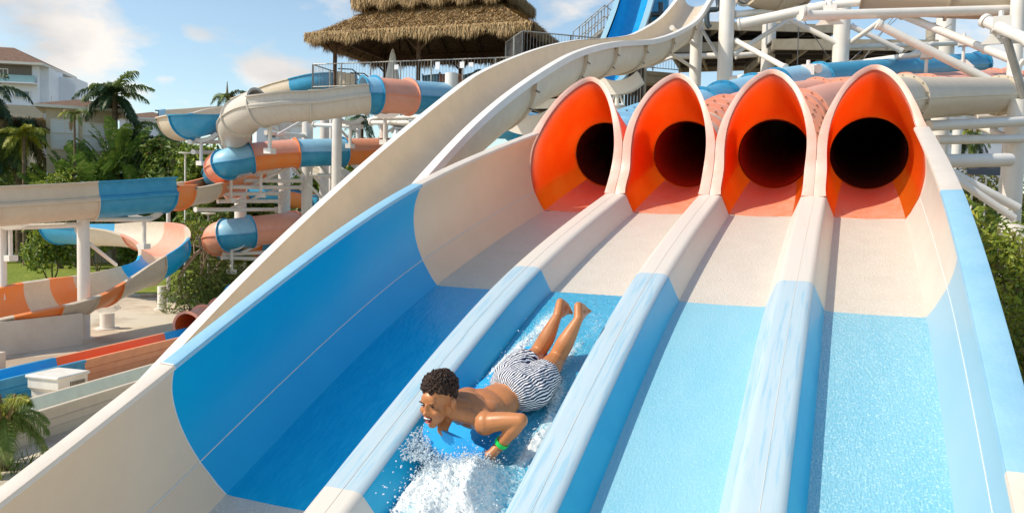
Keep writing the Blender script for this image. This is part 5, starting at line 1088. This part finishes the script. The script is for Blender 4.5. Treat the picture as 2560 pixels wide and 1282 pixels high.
# hands
def hand(mb, wr, palm, d, side, curl, sz=1.0):
    """d: direction of the knuckles, side: across the palm, curl: direction the fingers bend to"""
    d, side, curl = nrm(d), nrm(side), nrm(curl); limb(mb, [wr, palm], [.026, .026]); ellip(mb, palm, d*.042*sz, side*.038*sz, nrm(np.cross(d, side))*.017*sz, 14, 10)
    for k, L_ in enumerate((.030, .034, .032, .026)):
        b0 = palm+d*.036*sz+side*(k-1.5)*.0195*sz; p1 = b0+d*L_*.75+curl*L_*.35; p2 = p1+d*L_*.15+curl*L_*.75; p3 = p2-d*L_*.3+curl*L_*.5; limb(mb, [b0, p1, p2, p3], [.0105, .0098, .009, .0082], 3, seg=8)
    b0 = palm-d*.012-side*.03*sz; limb(mb, [b0, b0-side*.02+d*.02+curl*.008, b0-side*.012+d*.045+curl*.02], [.013, .011, .009], 3, seg=8)
hand(body, WN, HN, HN-WN-RT*.25, UP*1.0+RT*.1, -RT*.8-UP*.2-K*.1)
hand(body, HF+uh*.02+RT*.02, HF, -UP*.35+K*.4-RT*.3, RT*.95-UP*.3, K*.5-UP*.8, .68)
bo = fused(body, 'body', 'skin', person, .0052, 5)
# face details
def dot(name, s, u_, f, a, b, c, m, rot=0):
    mb = MB(); cs_, sn = math.cos(rot), math.sin(rot); A = (sh*cs_+uh*sn)*a; B_ = (uh*cs_-sh*sn)*b; ellip(mb, hp(s, u_, f), A, B_, fh*c, 14, 10); return mb.build(name, m, person, sharp=0)
dot('eye', .030, -.003, .0845, .0125, .0028, .006, 'eye', -.15); dot('eye', -.030, -.003, .0845, .0125, .0028, .006, 'eye', .15)
dot('eyebrow', .032, .014, .091, .018, .0035, .006, 'hair', .18); dot('eyebrow', -.032, .014, .091, .018, .0035, .006, 'hair', -.18)
dot('mouth', 0, -.070, .0905, .025, .016, .010, 'mouth'); dot('upper_teeth', 0, -.0625, .0975, .021, .0055, .007, 'teeth'); dot('lower_lip', 0, -.087, .0925, .020, .0045, .008, 'lip'); dot('upper_lip', 0, -.0555, .0975, .020, .0032, .006, 'lip'); dot('tongue', 0, -.076, .094, .014, .0055, .007, 'lip')
rg = np.random.default_rng(5); hb = MB(); ellip(hb, hp(0, .062, -.022), sh*.076, uh*.070, fh*.090, 24, 16); ellip(hb, hp(0, .03, -.05), sh*.079, uh*.075, fh*.062, 24, 16)
for i in range(3000):
    d = rg.normal(size=3); d /= np.linalg.norm(d); s_, u_, f_ = d
    lim = -.55 if f_ < -.25 else (-.22 if abs(s_) > .7 and f_ < .15 else (.24 if f_ > .4 else .08))
    if u_ < lim: continue
    thick = 1.0+.20*max(0, u_+.2)+rg.uniform(-.03, .05); c = hp(s_*.073*thick, .044+u_*.078*thick, -.016+f_*.094*(thick if f_ < .5 else .97)); r = rg.choice([.0045, .006, .0085, .011], p=[.35, .35, .2, .1]) if u_ > .1 else rg.uniform(.003, .0055); ax = rg.normal(size=3); ax /= np.linalg.norm(ax)
    bb = np.cross(ax, [.3, .5, .8]); bb /= np.linalg.norm(bb); cc = np.cross(ax, bb); n0 = hb.n
    a1 = np.linspace(0, 2*math.pi, 7, endpoint=False); hb.grid([[c+(bb*math.cos(t)+cc*math.sin(t))*(r+.45*r*math.cos(q))+ax*.45*r*math.sin(q) for q in np.linspace(0, 2*math.pi, 5, endpoint=False)] for t in a1], 0, closeu=True, closev=True)
hb.build('hair', 'hair', person, sharp=0)
# swim shorts
m_ = mat('shorts', (.86, .87, .88), .8, .2); ntn = m_.node_tree; b_ = ntn.nodes['Principled BSDF']
tc = ntn.nodes.new('ShaderNodeTexCoord'); sa_ = ntn.nodes.new('ShaderNodeAttribute'); sa_.attribute_name = 'stripe'
ns_ = ntn.nodes.new('ShaderNodeTexNoise'); ns_.inputs['Scale'].default_value = 17; ns_.inputs['Detail'].default_value = 2; ntn.links.new(tc.outputs['Object'], ns_.inputs['Vector'])
def mm(op, a, b=None):
    m = ntn.nodes.new('ShaderNodeMath'); m.operation = op
    for i_, v_ in enumerate((a, b)):
        if v_ is None: continue
        if isinstance(v_, (int, float)): m.inputs[i_].default_value = v_
        else: ntn.links.new(v_, m.inputs[i_])
    return m.outputs[0]
ph_ = mm('SINE', mm('ADD', sa_.outputs['Fac'], mm('MULTIPLY', ns_.outputs['Fac'], 11)))
rp = ntn.nodes.new('ShaderNodeValToRGB'); rp.color_ramp.elements[0].position = .47; rp.color_ramp.elements[0].color = (.014, .022, .07, 1); rp.color_ramp.elements[1].position = .62; rp.color_ramp.elements[1].color = (.84, .85, .87, 1)
ntn.links.new(mm('ADD', mm('MULTIPLY', ph_, .5), .5), rp.inputs[0]); ntn.links.new(rp.outputs[0], b_.inputs['Base Color'])
n_ = ntn.nodes.new('ShaderNodeTexNoise'); n_.inputs['Scale'].default_value = 26; bp = ntn.nodes.new('ShaderNodeBump'); bp.inputs['Strength'].default_value = .9; bp.inputs['Distance'].default_value = .03
ntn.links.new(tc.outputs['Object'], n_.inputs['Vector']); ntn.links.new(n_.outputs['Fac'], bp.inputs['Height']); ntn.links.new(bp.outputs[0], b_.inputs['Normal'])
sb = MB(); ellip(sb, T4+lx*.0, wx*.168, lx*.105, nx*.112); ellip(sb, T4-lx*.055, wx*.148, lx*.04, nx*.098); ellip(sb, T4+lx*.06+nx*.0, wx*.182, lx*.12, nx*.115)
for q0, q1, sg in ((HFa, KF, -1), (HNe, KN_, 1)):
    e = nrm(q1-q0); P_ = [T4+wx*sg*.075+lx*.02, q0, q0+e*.085, q0+e*.105]; qq, uq = cr(P_, 6); rr = np.interp(uq, range(4), [.106, .108, .102, .099]); sb.tube(qq, rr, 22)
so_ = fused(sb, 'swim_shorts', 'shorts', person, .006, 3)
of_ = Vector(so_.location)+Vector(person.location); st_ = []
for v_ in so_.data.vertices:
    d_ = np.array(v_.co+of_)-T4; st_.append(math.atan2(d_ @ wx, d_ @ nx+.06)*.19/.0026)
so_.data.attributes.new('stripe', 'FLOAT', 'POINT').data.foreach_set('value', st_)
# wrinkle the cloth slightly
for v_ in so_.data.vertices:
    c_ = v_.co; d_ = noise.noise(Vector((c_.x*22, c_.y*14, c_.z*22)))*.006; v_.co = c_+v_.normal*d_
wb = MB(); e = nrm(WN-EN); wc = WN-e*.03; A_ = nrm(np.cross(e, [0, 0, 1.])); Bq = np.cross(e, A_); an = np.linspace(0, 2*math.pi, 20, endpoint=False)
wb.grid([[wc+e*s_+(A_*math.cos(t)+Bq*math.sin(t))*r for t in an] for s_, r in ((-.011, .0325), (-.011, .0375), (.011, .0355), (.011, .0315))], closev=True, closeu=True); wb.build('wristband', 'band', person)
# the mat: nose curled up in front, flat under the body
rows = [((1064, 1054, .215), (1135, 1088, .215), (1208, 1124, .18)), ((1062, 1078, .165), (1126, 1112, .16), (1209, 1146, .125)), ((1064, 1104, .105), (1118, 1138, .10), (1206, 1166, .07)), ((1072, 1112, .05), (1122, 1148, .045), (1202, 1172, .03)),
        ((1092, 1072, .03), (1160, 1096, .03), (1222, 1124, .03)), ((1170, 985, .03), (1225, 1020, .03), (1285, 1050, .03)), ((1275, 900, .035), (1325, 925, .035), (1370, 945, .035)), ((1318, 868, .04), (1355, 880, .04), (1398, 905, .04))]
G = np.array([[S3(*q) for q in r] for r in rows]); Gs = [cr(G[:, k], 6)[0] for k in range(3)]; Gs = np.stack(Gs, 1); Gf = np.array([cr(r, 6)[0] for r in Gs])
mt = MB(); Nn = np.zeros_like(Gf); du = np.gradient(Gf, axis=0); dv = np.gradient(Gf, axis=1); Nn = np.cross(dv, du); Nn /= np.linalg.norm(Nn, axis=2)[..., None]
if Nn[-1, 0, 2] < 0: Nn = -Nn
top = Gf+Nn*.012; bot = Gf-Nn*.012; mt.grid(top, 0); mt.grid(bot, 0, flip=True)
edge = lambda A: np.concatenate([A[:, 0], A[-1, 1:], A[::-1, -1][1:], A[0, ::-1][1:-1]]); mt.grid([edge(top), edge(bot)], 0, closev=True)
mo = mt.build('sliding_mat', 'board', sharp=50, label='bright blue foam mat with its nose curled up under the rider', cat='mat')

# ------------------------------------------------------------ running water and splash in the second lane
wm = mat('lane_water', (.03, .34, .60), .12, .8); ntn = wm.node_tree; b_ = ntn.nodes['Principled BSDF']; at_ = ntn.nodes.new('ShaderNodeAttribute'); at_.attribute_name = 'foam'
n_ = ntn.nodes.new('ShaderNodeTexNoise'); n_.inputs['Scale'].default_value = 55; n_.inputs['Detail'].default_value = 6; n_.inputs['Roughness'].default_value = .65; tc = ntn.nodes.new('ShaderNodeTexCoord'); ntn.links.new(tc.outputs['Object'], n_.inputs['Vector'])
ad = ntn.nodes.new('ShaderNodeMath'); ad.operation = 'ADD'; ntn.links.new(at_.outputs['Fac'], ad.inputs[0]); ntn.links.new(n_.outputs['Fac'], ad.inputs[1])
rp = ntn.nodes.new('ShaderNodeValToRGB'); rp.color_ramp.elements[0].position = .58; rp.color_ramp.elements[0].color = (.05, .42, .66, 1); rp.color_ramp.elements[1].position = .95; rp.color_ramp.elements[1].color = (.84, .89, .91, 1)
e_ = rp.color_ramp.elements.new(.72); e_.color = (.26, .60, .76, 1); ntn.links.new(ad.outputs[0], rp.inputs[0]); ntn.links.new(rp.outputs[0], b_.inputs['Base Color'])
bp = ntn.nodes.new('ShaderNodeBump'); bp.inputs['Strength'].default_value = .8; bp.inputs['Distance'].default_value = .02; ntn.links.new(n_.outputs['Fac'], bp.inputs['Height']); ntn.links.new(bp.outputs[0], b_.inputs['Normal'])
rr_ = ntn.nodes.new('ShaderNodeMapRange'); ntn.links.new(at_.outputs['Fac'], rr_.inputs[0]); rr_.inputs[3].default_value = .12; rr_.inputs[4].default_value = .5; ntn.links.new(rr_.outputs[0], b_.inputs['Roughness'])
nX, nY = 74, 620; xs = np.linspace(-.80, -.20, nX); yw = np.linspace(-2.6, 2.27, nY)
def smooth(a, b, x): t = np.clip((x-a)/(b-a), 0, 1); return t*t*(3-2*t)
def foam_amt(x, y):            # x in lane units -.8..-.2, y metres; returns foam 0..1 and height
    n = noise.fractal(Vector((x*5, y*3.2, 1.7)), 1.0, 2.0, 5); t = (x+.8)/.6
    # bow wave in front of the mat
    bow = smooth(.55, .25, y)*(1-.25*smooth(-.6, -2.4, y)); edge_l = smooth(-.06, .10, t+n*.12)
    f = bow*edge_l*(1-.6*smooth(.74, .86, t+n*.2)*smooth(-.4, .25, y))
    h = .16*smooth(.50, .28, y)*smooth(-1.1, .25, y)*smooth(0, .25, t)*smooth(1.0, .72, t)
    # trails either side of the body
    yy = smooth(.45, .75, y)*smooth(2.2, 1.6, y); c1 = .16+.05*math.sin(y*4); tl = math.exp(-((t-c1-.08*(y-1))/.10)**2)*yy*.75
    tr = math.exp(-((t-.86+.10*math.sin(y*5+1))/.08)**2)*smooth(.3, .6, y)*smooth(2.0, 1.5, y)*.55
    f = max(f, tl+n*.25*yy, tr+n*.2*yy); ff = f*(.95+.6*n)
    return max(0, min(1, ff)), h*(.75+.7*n)+f*.018+.004*noise.noise(Vector((x*30, y*22, 0)))
Gw = np.zeros((nY, nX, 3)); FA = np.zeros((nY, nX))
for i, y in enumerate(yw):
    for j, x in enumerate(xs):
        f, h = foam_amt(x, y); FA[i, j] = f; edge_ = min(1, min(j, nX-1-j)/3); h = h*edge_
        if f > .25: h += (noise.noise(Vector((x*60, y*55, 3)))*.016+abs(noise.noise(Vector((x*26, y*24, 9))))*.022)*min(1, (f-.25)*3)*edge_
        Gw[i, j] = sl(x, y, max(.010, .012+h)/U)
wb = MB(); wb.grid(Gw); wo = wb.build('running_water', 'lane_water', sharp=0, kind='stuff', label='foaming water running down the lane round the rider', cat='water')
at_ = wo.data.attributes.new('foam', 'FLOAT', 'POINT'); at_.data.foreach_set('value', FA.reshape(-1)*.80)
# splash: froth lumps and drops thrown up by the nose
mat('froth', (.90, .94, .96), .25, .6, col2=(.80, .90, .95), nscale=30, transl=.5)
fm = MB(); rg = np.random.default_rng(77)
ico = bpy.data.meshes.new('tmp'); import bmesh; bm_ = bmesh.new(); bmesh.ops.create_icosphere(bm_, subdivisions=1, radius=1); IV = np.array([v.co[:] for v in bm_.verts]); IF = [[v.index for v in f.verts] for f in bm_.faces]; bm_.free(); bpy.data.meshes.remove(ico)
def drop(mb, c, r, jit=.35): mb.add(c+IV*W((.8, 1.5, .95))*r*(1+rg.normal(0, jit, (12 if len(IV) == 12 else len(IV), 1))*.4)*rg.uniform(.7, 1.3, 3), IF)
for i in range(17000):
    k = rg.random()
    if k < .62: y = rg.uniform(-2.2, .48); t = np.clip(rg.normal(.46, .24), .05, .97)
    elif k < .82: y = rg.uniform(.25, .5); t = rg.uniform(.04, .8)
    else: y = rg.uniform(.6, 1.9); t = .14+rg.normal(0, .09)+.08*(y-1) if rg.random() < .6 else .87+rg.normal(0, .05)
    x = -.8+.6*min(max(t, .02), .98); f, h = foam_amt(x, y)
    if rg.random() > f*1.3: continue
    z = .012+h+rg.exponential(.012)*(1 if y > .6 else 1.8); drop(fm, np.array(sl(x, y, z/U)), min(.0055, .001+rg.exponential(.0014)))
# crown of froth along the left of the nose and the right corner
for i in range(5200):
    if rg.random() < .6: p0 = S3(rg.uniform(1000, 1075), rg.uniform(1060, 1150), rg.uniform(.03, .17))
    elif rg.random() < .8: p0 = S3(rg.uniform(1060, 1205), rg.uniform(1120, 1190), rg.uniform(.05, .13))
    else: p0 = S3(rg.normal(1208, 7), rg.uniform(1150, 1215), rg.uniform(.03, .13))
    drop(fm, p0+rg.normal(0, .006, 3), .0013+min(.005, rg.exponential(.0019)))
fm.build('splash_froth', 'froth', sharp=0, kind='stuff', label='white splash and froth thrown up round the nose of the mat', cat='splash')
dm = MB()
for i in range(260):
    if rg.random() < .5: p0 = S3(rg.uniform(940, 1080), rg.uniform(1040, 1270), rg.uniform(.02, .2))
    elif rg.random() < .6: p0 = S3(rg.uniform(1180, 1330), rg.uniform(1080, 1270), rg.uniform(.03, .12))
    else: p0 = S3(rg.uniform(1200, 1500), rg.uniform(780, 1000), rg.uniform(.02, .08))
    if not (-.86 < p0[0]/U < -.14): continue
    drop(dm, p0, rg.uniform(.002, .005), .1)
dm.build('water_drops', 'droplet', sharp=0, kind='stuff', label='loose water drops flying around the rider', cat='water drops')
